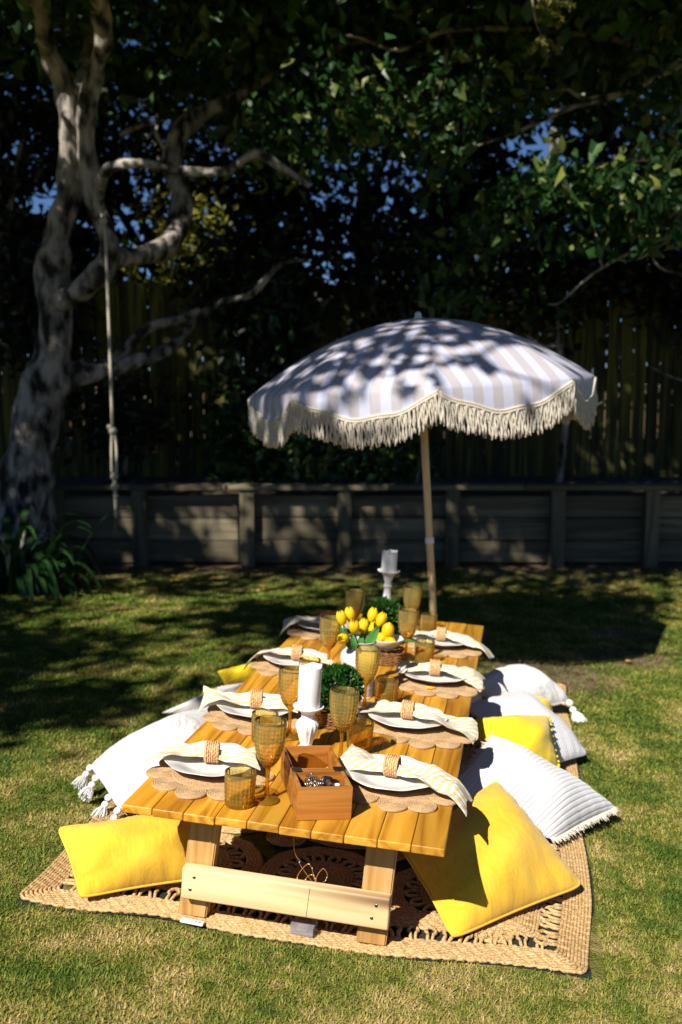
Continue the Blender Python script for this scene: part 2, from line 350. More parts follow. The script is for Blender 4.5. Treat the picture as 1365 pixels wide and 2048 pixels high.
M['canopy'] = striped('striped_canopy', (.52, .54, .70), (.45, .425, .47), .105, .5, transl=.12)  # white stripe colour includes the lavender cast of shade
M['bark'] = simple('bark', (.016, .014, .012), (.35, .315, .28), 9, rough=.95, bump=1.0, bscale=18, stretch=(1, 1, .5), detail=9, lo=.40, hi=.62, bdist=.03)
M['twig'] = simple('twig', (.10, .08, .06), (.22, .19, .15), 12, rough=.95)
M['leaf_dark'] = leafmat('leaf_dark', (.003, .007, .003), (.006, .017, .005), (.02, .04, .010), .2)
M['leaf_broad'] = leafmat('leaf_broad', (.014, .045, .014), (.045, .125, .03), (.24, .28, .06), .45, rough=.38)
M['leaf_canopy'] = leafmat('leaf_canopy', (.02, .06, .02), (.04, .11, .03), (.10, .15, .03), .12)
M['leaf_olive'] = leafmat('leaf_olive', (.10, .12, .015), (.24, .25, .03), (.36, .33, .06), .45)
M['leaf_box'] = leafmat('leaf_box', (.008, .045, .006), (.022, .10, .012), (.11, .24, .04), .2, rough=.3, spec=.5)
M['strap'] = simple('strap_leaf', (.010, .035, .010), (.028, .075, .02), 9, rough=.3, spec=.5, rnd=True, transl=.15)
M['dry_leaf'] = simple('dry_leaf', (.22, .07, .015), (.50, .23, .05), 14, rough=.8, rnd=True, transl=.2)
M['tulip'] = simple('tulip_petal', (.80, .52, .005), (.86, .62, .01), 30, rough=.45, transl=.25, stretch=(1, 1, .2))
M['tulip_green'] = simple('tulip_leaf', (.035, .14, .03), (.08, .24, .05), 25, rough=.4, stretch=(1, 1, .15), transl=.15)
M['lemon'] = simple('lemon_skin', (.76, .44, .008), (.80, .50, .012), 20, rough=.4, bump=.3, bscale=160)
M['steel'] = simple('steel', (.38, .36, .33), rough=.24, metallic=1)
M['iron'] = simple('black_iron', (.025, .024, .024), rough=.5, metallic=.6)
M['copper'] = simple('copper_wire', (.75, .42, .12), rough=.35, metallic=.8)
M['rope'] = simple('rope', (.34, .31, .24), (.48, .44, .36), 90, rough=.95, bump=.5)
M['plastic'] = simple('white_plastic', (.80, .80, .82), rough=.4)
M['ink'] = simple('black_ink', (.02, .02, .03), rough=.5)
M['red_ink'] = simple('red_print', (.55, .12, .08), rough=.5)
M['cream_ink'] = simple('cream_print', (.62, .58, .42), rough=.4)
def clear_plastic():
    m, t, o = newmat('clear_plastic'); L = t.links.new
    tr = N(t, 'ShaderNodeBsdfTransparent'); tr.inputs[0].default_value = (.88, .86, .9, 1)
    gl = N(t, 'ShaderNodeBsdfGlossy', i_Roughness=.1); df = N(t, 'ShaderNodeBsdfDiffuse'); df.inputs[0].default_value = (.7, .68, .72, 1)
    m0 = N(t, 'ShaderNodeMixShader', i_0=.22); L(tr.outputs[0], m0.inputs[1]); L(df.outputs[0], m0.inputs[2])
    m1 = N(t, 'ShaderNodeMixShader', i_0=.15); L(m0.outputs[0], m1.inputs[1]); L(gl.outputs[0], m1.inputs[2]); L(m1.outputs[0], o.inputs[0]); return m
M['clear'] = clear_plastic()
def lawn_color(t):
    L = t.links.new; g = N(t, 'ShaderNodeNewGeometry')
    n1 = N(t, 'ShaderNodeTexNoise', i_Scale=3.4, i_Detail=6, i_Roughness=.7); L(g.outputs['Position'], n1.inputs['Vector'])
    n2 = N(t, 'ShaderNodeTexNoise', i_Scale=26, i_Detail=4); L(g.outputs['Position'], n2.inputs['Vector'])
    mx = N(t, 'ShaderNodeMix', data_type='FLOAT', i_0=.22); L(n1.outputs['Fac'], mx.inputs[2]); L(n2.outputs['Fac'], mx.inputs[3])
    # drier turf towards the camera, greener to the left and back
    sx = N(t, 'ShaderNodeSeparateXYZ'); L(g.outputs['Position'], sx.inputs[0])
    mr = N(t, 'ShaderNodeMapRange', i_1=1.8, i_2=4.2, i_3=.058, i_4=-.012); L(sx.outputs[1], mr.inputs[0])
    mr2 = N(t, 'ShaderNodeMapRange', i_1=-2.0, i_2=.2, i_3=-.035, i_4=.0); L(sx.outputs[0], mr2.inputs[0])
    a = N(t, 'ShaderNodeMath', operation='ADD'); L(mx.outputs[0], a.inputs[0]); L(mr.outputs[0], a.inputs[1])
    a2 = N(t, 'ShaderNodeMath', operation='ADD'); L(a.outputs[0], a2.inputs[0]); L(mr2.outputs[0], a2.inputs[1])
    return a2.outputs[0], sx
def ground_mat():
    m, t, o = newmat('lawn_soil'); L = t.links.new; p = N(t, 'ShaderNodeBsdfPrincipled', i_Roughness=1.0); p.inputs['Specular IOR Level'].default_value = .05
    f, sx = lawn_color(t); r = ramp(t, [(.36, (.05, .085, .014)), (.5, (.15, .155, .035)), (.62, (.34, .26, .115))]); L(f, r.inputs[0])
    # bare soil strip against the retaining wall
    g = N(t, 'ShaderNodeNewGeometry'); nn = N(t, 'ShaderNodeTexNoise', i_Scale=1.6, i_Detail=4); L(g.outputs['Position'], nn.inputs['Vector'])
    mm = N(t, 'ShaderNodeMath', operation='MULTIPLY_ADD', i_1=2.2); L(nn.outputs['Fac'], mm.inputs[0]); L(sx.outputs[1], mm.inputs[2])
    mr = N(t, 'ShaderNodeMapRange', i_1=8.9, i_2=9.6); L(mm.outputs[0], mr.inputs[0])
    soil = ramp(t, [(.3, (.09, .058, .034)), (.7, (.25, .175, .115))]); n3 = N(t, 'ShaderNodeTexNoise', i_Scale=12, i_Detail=5); L(g.outputs['Position'], n3.inputs['Vector']); L(n3.outputs['Fac'], soil.inputs[0])
    # worn bare patches beside the parasol shadow and in front of the rug
    acc = mr.outputs[0]
    for c, rad in (((1.15, 5.55), .55), ((1.8, 6.1), .45), ((-.25, 1.93), .25), ((1.95, 6.7), .35)):
        dd = N(t, 'ShaderNodeVectorMath', operation='DISTANCE'); cz = N(t, 'ShaderNodeCombineXYZ'); L(sx.outputs[0], cz.inputs[0]); L(sx.outputs[1], cz.inputs[1]); L(cz.outputs[0], dd.inputs[0]); dd.inputs[1].default_value = (*c, 0)
        jn = N(t, 'ShaderNodeMath', operation='MULTIPLY_ADD', i_1=.5); L(nn.outputs['Fac'], jn.inputs[0]); L(dd.outputs['Value'], jn.inputs[2])
        mk = N(t, 'ShaderNodeMapRange', i_1=rad+.25, i_2=rad-.05); L(jn.outputs[0], mk.inputs[0]); mxx = N(t, 'ShaderNodeMath', operation='MAXIMUM'); L(acc, mxx.inputs[0]); L(mk.outputs[0], mxx.inputs[1]); acc = mxx.outputs[0]
    mx = N(t, 'ShaderNodeMix', data_type='RGBA'); L(acc, mx.inputs[0]); L(r.outputs[0], mx.inputs[6]); L(soil.outputs[0], mx.inputs[7]); L(mx.outputs[2], p.inputs['Base Color'])
    nb = N(t, 'ShaderNodeTexNoise', i_Scale=120, i_Detail=4); L(g.outputs['Position'], nb.inputs['Vector'])
    b = N(t, 'ShaderNodeBump', i_Strength=1, i_Distance=.02); L(nb.outputs['Fac'], b.inputs['Height']); L(b.outputs[0], p.inputs['Normal']); L(p.outputs[0], o.inputs[0]); return m
def grass_mat():
    m, t, o = newmat('grass_blade'); L = t.links.new; p = N(t, 'ShaderNodeBsdfPrincipled', i_Roughness=.6); p.inputs['Specular IOR Level'].default_value = .25
    f, sx = lawn_color(t); at_ = N(t, 'ShaderNodeAttribute', attribute_name='rnd')
    ad = N(t, 'ShaderNodeMath', operation='MULTIPLY_ADD', i_1=.15); L(at_.outputs['Fac'], ad.inputs[0]); L(f, ad.inputs[2])
    r = ramp(t, [(.45, (.06, .125, .014)), (.56, (.18, .225, .03)), (.66, (.37, .315, .08)), (.76, (.60, .46, .21))]); L(ad.outputs[0], r.inputs[0]); L(r.outputs[0], p.inputs['Base Color'])
    tr = N(t, 'ShaderNodeBsdfTranslucent'); L(r.outputs[0], tr.inputs[0]); mx = N(t, 'ShaderNodeMixShader', i_0=.3); L(p.outputs[0], mx.inputs[1]); L(tr.outputs[0], mx.inputs[2]); L(mx.outputs[0], o.inputs[0]); return m
M['ground'] = ground_mat(); M['grass'] = grass_mat()
M['mulch'] = simple('mulch', (.03, .02, .012), (.10, .07, .045), 14, rough=1, bump=.8, bscale=40)
# ------------------------------------------------------------------ ground, grass, terrace
WALL_Y = 8.85; TERR = .52
gx = np.unique(np.concatenate([[-300, -120, -50, -20, -10], np.linspace(-6, 6, 97), [10, 20, 50, 120, 300]]))
gy = np.unique(np.concatenate([[-300, -120, -50, -20, -8, -3], np.linspace(-1, 10, 89), [12, 16, 24, 50, 120, 300]]))
XX, YY = np.meshgrid(gx, gy); ZZ = ground_z(XX, YY)
tag(link('ground', npmesh('ground', np.stack([XX, YY, ZZ], -1).reshape(-1, 3), grid_faces(len(gy), len(gx)), M['ground'], True)), kind='structure')
def in_rug(x, y, m=0.0):
    d = np.stack([x-G0[0], y-G0[1]], -1)
    A = np.linalg.inv(np.array([[V2[0], V1[0]], [V2[1], V1[1]]])); q = d @ A.T
    return (q[:, 0] > -.355-m) & (q[:, 0] < 1.345+m) & (q[:, 1] > .085+.05*sstep(.35, 1.3, q[:, 0])-m) & (q[:, 1] < 3.0+m)
def make_grass(n):
    y = 1.55*np.exp(rng.random(n)*math.log(8.75/1.55)); x = (rng.random(n)*2-1)*(.44*y+.35)
    k = ~in_rug(x, y, .012)
    k &= ~((y > 7.6) & (rng.random(n) < (y-7.6)*.85))
    # worn patches with little grass
    for cx, cy, r in ((1.25, 5.55, .38), (1.75, 6.0, .3), (-.25, 1.93, .22), (.95, 5.7, .25), (-1.2, 7.6, .5), (.4, 8.2, .6), (-2.2, 8.0, .5), (1.9, 6.6, .25)):
        k &= ~(((x-cx)**2+((y-cy)*1.2)**2 < r*r) & (rng.random(n) < .72))
    x, y = x[k], y[k]; n = len(x); z = ground_z(x, y)
    h = (.005+.010*rng.random(n)**1.5)*(1+.22*np.maximum(y-3, 0)*.6); ang = rng.random(n)*2*math.pi
    lean = .3+1.3*rng.random(n); w = (.0016+.0018*rng.random(n))*(1+.35*np.maximum(y-2.5, 0))
    d = np.stack([np.cos(ang), np.sin(ang)], -1); P = np.stack([x, y, z-.002], -1); s = np.stack([-d[:, 1]*w, d[:, 0]*w, np.zeros(n)], -1)
    tip = P + np.stack([d[:, 0]*h*lean, d[:, 1]*h*lean, h], -1)
    V = np.stack([P-s, P+s, tip], 1).reshape(-1, 3); F = np.arange(3*n).reshape(n, 3)
    return npmesh('grass', V, F, M['grass'], attr=np.repeat(rng.random(n), 3))
tag(link('grass', make_grass(620000)), 'short mown lawn grass with straw coloured patches', 'grass', kind='stuff')
tv = [(-6, WALL_Y+.06), (6, WALL_Y+.06), (6, 14), (-6, 14)]
nx, ny = 60, 26
X2, Y2 = np.meshgrid(np.linspace(-6, 6, nx), np.linspace(WALL_Y+.07, 30, ny)); Z2 = TERR + .03*np.sin(X2*5.1)*np.sin(Y2*4.3) - .05
tag(link('garden_bed', npmesh('garden_bed', np.stack([X2, Y2, Z2], -1).reshape(-1, 3), grid_faces(ny, nx), M['mulch'], True)), kind='structure')

# ------------------------------------------------------------------ retaining wall and fence
wall = empty('retaining_wall', Matrix.Translation((0, WALL_Y, FARZ)))
tag(wall, 'low weathered timber retaining wall with posts and a flat cap board', 'wall')
px_posts = [(118, 30), (283, 30), (497, 30), (690, 28), (905, 28), (1113, 28), (1300, 28), (1490, 28)]
post_x = [float(at(p, 1050, WALL_Y)[0]) for p, _ in px_posts]
WH = .74
pm = box_mesh('post', .125, .10, WH-.045, M['post_timber'], .008, 2, jitter=.004)
for x in post_x: link('post', pm, wall, Matrix.Translation((x, -.05, (WH-.045)/2)))
for i in range(len(post_x)-1):
    a, b = post_x[i], post_x[i+1]; L_ = b-a-.006
    for k in range(3):
        bh = .205; bm_ = box_mesh('board', L_, .05, bh-.007, M['grey_timber'], .006, 1, jitter=.003)
        link('board', bm_, wall, Matrix.Translation(((a+b)/2, .035+.004*((i*3+k) % 3), .02+bh/2+k*bh)))
caps = [-2.58, -1.05, .42, 1.62, 3.0, 4.2]
for a, b in zip(caps[:-1], caps[1:]):
    link('cap_board', box_mesh('cap_board', b-a-.008, .2, .045, M['grey_timber'], .008, 2, jitter=.003), wall, Matrix.Translation(((a+b)/2, -.03, WH-.0225)))
FY = 10.2
fence = empty('paling_fence', Matrix.Translation((0, FY, TERR)))
tag(fence, 'tall mossy timber paling fence behind the garden bed', 'fence')
pal_h = 1.95
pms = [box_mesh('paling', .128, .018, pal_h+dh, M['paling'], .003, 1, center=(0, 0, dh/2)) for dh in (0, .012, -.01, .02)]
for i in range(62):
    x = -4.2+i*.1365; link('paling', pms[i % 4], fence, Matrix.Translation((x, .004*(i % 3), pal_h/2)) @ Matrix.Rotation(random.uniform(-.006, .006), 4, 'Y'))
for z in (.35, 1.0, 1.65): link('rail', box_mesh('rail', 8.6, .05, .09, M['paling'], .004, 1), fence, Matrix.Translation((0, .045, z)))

# ------------------------------------------------------------------ the gnarled tree and its spreading crown
def limb(name, pts, parent, mat, seg=14, n=6, rough=.12, scale=1.0):
    """pts: (px, py, depth, radius in px)"""
    P = np.array([at(p[0], p[1], p[2]) for p in pts]); r = np.array([p[3]*p[2]/FPX for p in pts])
    ph = rng.random(6)*6
    def fn(i, th): return 1+rough*(np.sin(2*th+ph[0]+i*.31)*.5+np.sin(3*th+ph[1]-i*.53)*.35+np.sin(5*th+ph[2]+i*.9)*.25+.5*math.sin(i*.8+ph[3])*.6)
    V, F = tube(P, r*scale, seg, n, fn=fn); o = link(name, MB().add(V-ORG, F).mesh(name, mat, True), parent); return o
ORG = np.array([-2.7, 8.35, FARZ])
tree = empty('gnarled_tree', Matrix.Translation(ORG))
tag(tree, 'old gnarled tree with pale twisting limbs at the left of the wall', 'tree')
limb('trunk', [(40, 1150, 8.35, 78), (46, 1000, 8.35, 64), (60, 900, 8.35, 54), (82, 800, 8.35, 48), (100, 735, 8.35, 43), (112, 660, 8.35, 37), (110, 580, 8.35, 37), (106, 515, 8.35, 34), (120, 450, 8.35, 28), (138, 390, 8.35, 26), (141, 300, 8.35, 23), (138, 230, 8.35, 23), (126, 170, 8.35, 20), (100, 110, 8.3, 19), (88, 60, 8.2, 20), (80, 0, 8.1, 21), (66, -140, 7.9, 19), (40, -330, 7.4, 16)], tree, M['bark'], 18, 7, .2, .93)
limb('branch', [(112, 605, 8.3, 24), (140, 592, 8.2, 25), (172, 572, 8.1, 25), (205, 540, 8.05, 25), (221, 500, 8.05, 22), (206, 450, 8.1, 19), (188, 400, 8.1, 19), (179, 335, 8.1, 22), (172, 270, 8.1, 18), (176, 210, 8.1, 20), (192, 140, 8.0, 19), (209, 80, 7.9, 18), (200, 20, 7.8, 20), (190, -110, 7.4, 18), (210, -300, 6.8, 14)], tree, M['bark'], 16, 7, .18, .92)
limb('branch', [(196, 430, 8.05, 10), (199, 385, 7.9, 11), (207, 350, 7.75, 11), (228, 332, 7.65, 10), (290, 326, 7.6, 9), (350, 340, 7.6, 9.5), (400, 343, 7.6, 9), (455, 341, 7.6, 9.5), (510, 308, 7.6, 10), (560, 332, 7.6, 8), (620, 372, 7.6, 5)], tree, M['bark'], 12, 7, .12)
limb('branch', [(222, 515, 8.1, 20), (285, 512, 8.4, 20), (345, 478, 8.7, 22), (364, 400, 8.9, 21), (345, 330, 9.0, 19), (362, 262, 9.1, 22), (410, 225, 9.2, 15), (480, 190, 9.3, 10), (620, 110, 9.4, 7), (760, 75, 9.4, 5)], tree, M['bark'], 14, 6, .14)
limb('branch', [(140, 748, 8.4, 24), (215, 738, 8.6, 20), (300, 712, 8.8, 15), (350, 690, 8.9, 11), (390, 640, 9.0, 8), (440, 605, 9.1, 7), (500, 590, 9.1, 7), (560, 530, 9.1, 5), (610, 520, 9.2, 3)], tree, M['bark'], 12, 6, .16)
limb('branch', [(215, 738, 8.6, 12), (290, 660, 8.8, 10), (350, 640, 8.7, 9), (385, 628, 8.6, 9), (398, 618, 8.5, 3)], tree, M['bark'], 10, 5, .14)
limb('branch', [(160, 180, 8.2, 14), (172, 120, 8.6, 12), (180, 60, 8.8, 11), (170, -60, 9.0, 10)], tree, M['bark'], 10, 5, .12)
limb('branch', [(240, 270, 8.9, 4), (270, 255, 8.9, 6), (300, 250, 9.0, 5), (330, 300, 9.0, 4)], tree, M['bark'], 8, 5, .12)
def wtube(name, P, r, parent, mat, seg=10, n=6, org=None):
    V, F = tube(P, r, seg, n); return link(name, MB().add(V-(ORG if org is None else org), F).mesh(name, mat, True), parent)
# limbs carrying the crown out over the lawn, above the picture
top1 = at(40, -330, 7.4); top2 = at(210, -300, 6.8)
KX, KY = SL.x/-SL.z, SL.y/-SL.z         # shadow displacement per metre of height
for end, mid in (((-5.4, 3.2, 5.4), (-3.6, 5.6, 5.2)), ((-3.6, 2.6, 5.6), (-2.8, 4.8, 5.3)), ((-6.5, 6.0, 5.6), (-4.2, 6.8, 5.0))):
    wtube('branch', [top1, mid, end], [.075, .06, .02], tree, M['bark'])
for end, mid in (((-1.2, 2.9, 5.4), (-1.8, 4.9, 5.1)), ((.9, 4.2, 5.6), (-.6, 5.4, 5.2)), ((2.6, 5.6, 5.8), (.4, 6.4, 5.3)), ((-.2, 8.8, 5.6), (-1.2, 7.8, 5.0)), ((-2.0, 1.9, 5.0), (-2.1, 4.0, 5.2))):
    wtube('branch', [top2, mid, end], [.07, .055, .015], tree, M['bark'])
SUNNY = [(410, 1050, 8.8, .2), (455, 1075, 8.8, .14), (600, 1055, 8.8, .16), (625, 1095, 8.8, .13), (230, 1050, 8.8, .18), (775, 1035, 8.8, .16), (960, 1015, 8.8, .1), (990, 1070, 8.8, .06), (1080, 1090, 8.8, .04),
         (345, 655, 10.1, .10), (375, 690, 10.1, .12), (390, 735, 10.1, .16), (425, 750, 10.1, .12), (400, 785, 10.1, .10), (272, 840, 10.1, .12), (315, 890, 10.1, .16), (330, 905, 10.1, .1), (640, 615, 10.1, .1), (430, 440, 10.7, .5), (470, 480, 10.7, .4), (360, 400, 10.7, .35), (310, 560, 10.7, .3), (420, 380, 10.7, .35), (260, 350, 10.7, .2),
         (75, 730, 8.1, .10), (30, 850, 8.1, .10), (250, 330, 7.6, .22), (330, 335, 7.6, .22), (420, 340, 7.6, .22), (510, 310, 7.6, .18), (170, 575, 7.9, .25), (205, 80, 7.8, .22), (195, 160, 7.9, .15), (165, 260, 8.0, .2), (170, 340, 8.0, .18), (95, 90, 8.1, .15), 
         (1120, 350, 7.8, .5), (1290, 390, 7.6, .55), (860, 240, 8.6, .42), (770, 190, 8.8, .35), (960, 170, 8.6, .3), (570, 270, 8.8, .3), (690, 260, 8.8, .2), (650, 160, 8.8, .15), (1000, 430, 7.9, .16), 
         (300, 1195, 6.9, .3), (550, 1165, 7.6, .25), (640, 968, 8.75, .12), (760, 968, 8.75, .12), (480, 972, 8.7, .12), (900, 972, 8.7, .1), (230, 950, 7.6, .12), (1090, 80, 6.5, .2), (773, 1150, 5.0, .15), (765, 1220, 4.9, .1)]
sunny = []  # crown is opened along the sun line to these spots so they stay lit
for px, py, Y, r in SUNNY:
    p = at(px, py, Y); sunny.append((p[0]+KX*p[2], p[1]+KY*p[2], r))
def crown_over(n):  # unseen part of the crown, leaves laid out by where their shade should fall
    pos = []
    while len(pos) < n:
        Xs = random.uniform(-7, 7); Ys = random.uniform(3.8, 15.5); z = random.uniform(4.4, 6.9)
        thr = 3.45+max(0, Xs+.95)*1.15
        if Xs > 2.2: thr = 7.35
        if Ys < thr: continue
        dense = float(sstep(7.6, 8.8, Ys))
        # leaf streaks with open air between, shaped to throw banded shade on the lawn
        streak = math.sin(Ys*6.2+1.4*math.sin(Xs*1.5)+.5*Xs)+.75*math.sin(Xs*2.7+Ys*1.3)
        pr = dense if Ys > 8.6 else max(dense*.6, 0)
        if streak > .42: pr = max(pr, (.9 if Xs < .3 else .55)*float(sstep(thr, thr+.9, Ys)))
        elif Ys < 8.6: pr = min(pr, .12)
        if .4 < Xs < 2.4 and 6.0 < Ys < 7.8: pr = .42 if streak > .1 else .06
        if random.random() > pr*(.8 if Ys < 8.6 else 1): continue
        skip = False
        for sx_, sy_, r in sunny:
            if (Xs-sx_)**2+(Ys-sy_)**2 < (r*.9+.2)**2: skip = True; break
        if skip: continue
        x = Xs-KX*z; y = Ys-KY*z
        if z < HC+.37*y+.35 and abs(x) < .36*y+.5 and y < 7.5: continue
        pos.append((x, y, z))
    return np.array(pos)
cl = crown_over(6600); per = 26
P = np.repeat(cl, per, 0)+rng.normal(size=(len(cl)*per, 3))*np.array([.2, .2, .16])
V, F = quad_leaves(P, rng.normal(size=P.shape)+np.array([0, 0, -.3]), .10+.10*rng.random(len(P)), .6)
tag(link('crown', npmesh('crown', V-ORG, F, M['leaf_canopy'], attr=np.repeat(rng.random(len(P))**2, 4)), tree), kind='stuff')
# twiggy sprays that throw the fine shadows over the parasol and the left of the lawn
tw = MB()
for i in range(34):
    if i < 16: Xs, Ys = random.uniform(.5, 2.2), random.uniform(6.1, 7.5)
    else: Xs, Ys = random.uniform(-3, -.6), random.uniform(4.2, 6.5)
    z = random.uniform(4.8, 6.0); c = np.array([Xs-KX*z, Ys-KY*z, z]); d = np.array([random.uniform(-1, 1), random.uniform(-.5, .5), random.uniform(-.2, .2)]); d /= np.linalg.norm(d)
    tw.add(*tube([c-d*.6, c+rng.normal(size=3)*.07, c+d*.6], [.02, .014, .004], 5, 4))
link('twigs', MB().add(np.concatenate(tw.v)-ORG, tw.f).mesh('twigs', M['bark']), tree)

# ------------------------------------------------------------------ trees and shrubs behind
GAPS = [(30, 130, 38), (95, 160, 21), (100, 385, 34), (420, 65, 34), (60, 40, 18), (465, 160, 9), (300, 55, 15), (245, 440, 26), (165, 445, 11), (290, 470, 27), (300, 540, 21), (470, 90, 13), (560, 30, 18), (855, 345, 17), (780, 400, 12), (815, 330, 7), (1080, 285, 37), (1030, 280, 18), (1200, 55, 32), (1290, 200, 24), (1250, 190, 12), (1150, 60, 18), (1345, 165, 9), (1300, 130, 11), (215, 40, 8), (700, 350, 8)]
GAPS += [(random.uniform(a, b), random.uniform(c, d), random.uniform(5, 13)) for a, b, c, d, k in ((0, 130, 0, 280, 26), (180, 520, 0, 120, 26), (30, 130, 300, 460, 16), (220, 330, 400, 520, 8), (760, 900, 300, 430, 12), (980, 1180, 230, 330, 24), (1140, 1330, 0, 130, 22), (1230, 1365, 130, 260, 16), (560, 760, 0, 90, 10)) for _ in range(k)]
def cull_gaps(P):
    d = P-CAMP; zc = d[:, 1]*cp_-d[:, 2]*sp_; yc = -(d[:, 1]*sp_+d[:, 2]*cp_)
    px = 682.5+FPX*d[:, 0]/zc; py = 1024+FPX*yc/zc; k = np.ones(len(P), bool)
    for gx_, gy_, gr in GAPS:
        q = (px-gx_)**2+(py-gy_)**2 < (gr*(.75+.5*rng.random(len(P))))**2
        k &= ~(q & (rng.random(len(P)) < .985))
    return k
def foliage_tree(name, label, x, y, zc, rx, ry, rz, n, mat, size=.15, base=TERR, group=None, trunk_r=.12, clump=18, width=.5, spread=.28, cull=True, cat='tree'):
    o = empty(name, Matrix.Translation((x, y, base))); tag(o, label, cat, group)
    org = np.array([x, y, base]); nc = n//clump
    u = rng.normal(size=(nc, 3)); u /= np.linalg.norm(u, axis=1)[:, None]; u *= (.35+.65*rng.random(nc)**.5)[:, None]
    c = np.array([x, y, zc])+u*np.array([rx, ry, rz]); c[:, 2] = np.maximum(c[:, 2], base+.1)
    P = np.repeat(c, clump, 0)+rng.normal(size=(nc*clump, 3))*spread
    P[:, 2] = np.maximum(P[:, 2], base+.05)
    if cull: P = P[cull_gaps(P)]
    V, F = quad_leaves(P, rng.normal(size=P.shape)+np.array([0, -.3, -.35]), size*(.6+.8*rng.random(len(P))), width)
    tag(link('crown', npmesh('crown', V-org, F, mat, attr=np.repeat(rng.random(len(P))**1.6, 4)), o), kind='stuff')
    if trunk_r:
        b = MB(); V, F = tube([(0, 0, -.1), (.05, 0, (zc-base)*.4), (-.06, .05, (zc-base)*.8), (.03, 0, zc-base+rz*.6)], [trunk_r*1.3, trunk_r, trunk_r*.7, trunk_r*.2], 9, 5); b.add(V, F)
        link('trunk', b.mesh('trunk', M['bark'], True), o)
        for k in range(5):
            a = k*1.26+random.random(); h0 = (zc-base)*random.uniform(.35, .8); e = np.array([math.cos(a)*rx*.75, math.sin(a)*ry*.6, h0+rz*random.uniform(.2, .6)])
            link('branch', MB().add(*tube([(0, 0, h0), e*np.array([.5, .5, 1])+np.array([0, 0, -.1]), e], [trunk_r*.5, trunk_r*.35, .012], 7, 4)).mesh('branch', M['bark'], True), o)
    return o
gb = 'dark evergreen trees beyond the fence'
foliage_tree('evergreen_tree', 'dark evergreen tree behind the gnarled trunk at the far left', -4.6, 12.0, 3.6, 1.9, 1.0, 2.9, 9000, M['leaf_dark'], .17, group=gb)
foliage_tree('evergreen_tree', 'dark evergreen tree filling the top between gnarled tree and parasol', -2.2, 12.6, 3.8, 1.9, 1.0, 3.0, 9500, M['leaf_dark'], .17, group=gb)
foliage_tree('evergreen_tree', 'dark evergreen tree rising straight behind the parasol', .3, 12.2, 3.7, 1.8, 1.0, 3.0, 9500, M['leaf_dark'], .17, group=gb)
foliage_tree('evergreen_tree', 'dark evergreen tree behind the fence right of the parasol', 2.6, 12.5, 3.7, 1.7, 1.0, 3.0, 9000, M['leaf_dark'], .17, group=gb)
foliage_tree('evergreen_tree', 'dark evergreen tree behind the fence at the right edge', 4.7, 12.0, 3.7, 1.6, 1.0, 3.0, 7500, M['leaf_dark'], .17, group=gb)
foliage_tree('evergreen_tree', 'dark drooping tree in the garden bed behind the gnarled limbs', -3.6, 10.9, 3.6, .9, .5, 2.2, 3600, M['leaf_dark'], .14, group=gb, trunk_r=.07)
foliage_tree('olive_shrub', 'sunlit olive green shrub showing between the gnarled limbs', -1.75, 10.9, 2.7, .65, .35, .75, 2600, M['leaf_olive'], .09, clump=26, spread=.16, trunk_r=.04, cat='shrub')
foliage_tree('dark_shrub', 'dark leafy shrub in front of the fence left of the parasol', -.95, 9.7, 1.0, .3, .3, .55, 600, M['leaf_broad'], .12, clump=9, spread=.14, trunk_r=.02, cull=False, group='shrubs along the fence', cat='shrub')
foliage_tree('dark_shrub', 'low dark shrub on the garden bed below the left parasol fringe', -.2, 9.6, .85, .45, .25, .35, 700, M['leaf_broad'], .11, clump=9, spread=.13, trunk_r=.02, cull=False, group='shrubs along the fence', cat='shrub')
foliage_tree('dark_shrub', 'low leafy shrub behind the parasol pole above the wall', .35, 9.6, .85, .5, .25, .35, 700, M['leaf_broad'], .11, clump=9, spread=.13, trunk_r=.02, cull=False, group='shrubs along the fence', cat='shrub')
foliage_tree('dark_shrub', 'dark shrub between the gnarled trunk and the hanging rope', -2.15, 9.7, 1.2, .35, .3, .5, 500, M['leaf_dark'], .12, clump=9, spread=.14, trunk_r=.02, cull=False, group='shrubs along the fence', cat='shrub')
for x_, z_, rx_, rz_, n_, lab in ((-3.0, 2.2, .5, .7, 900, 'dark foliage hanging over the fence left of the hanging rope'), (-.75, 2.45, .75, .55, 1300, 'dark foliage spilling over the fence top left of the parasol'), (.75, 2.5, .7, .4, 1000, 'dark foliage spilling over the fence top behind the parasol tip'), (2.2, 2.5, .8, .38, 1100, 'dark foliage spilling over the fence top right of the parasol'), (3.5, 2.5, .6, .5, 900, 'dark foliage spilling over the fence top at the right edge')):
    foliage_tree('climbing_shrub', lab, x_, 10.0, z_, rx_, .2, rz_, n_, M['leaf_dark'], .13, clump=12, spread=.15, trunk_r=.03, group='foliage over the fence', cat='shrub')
foliage_tree('dark_shrub', 'tall dark shrub against the fence between rope and parasol', -.72, 9.9, 1.4, .38, .2, .75, 1100, M['leaf_dark'], .12, clump=10, spread=.15, trunk_r=.02, cull=False, group='shrubs along the fence', cat='shrub')
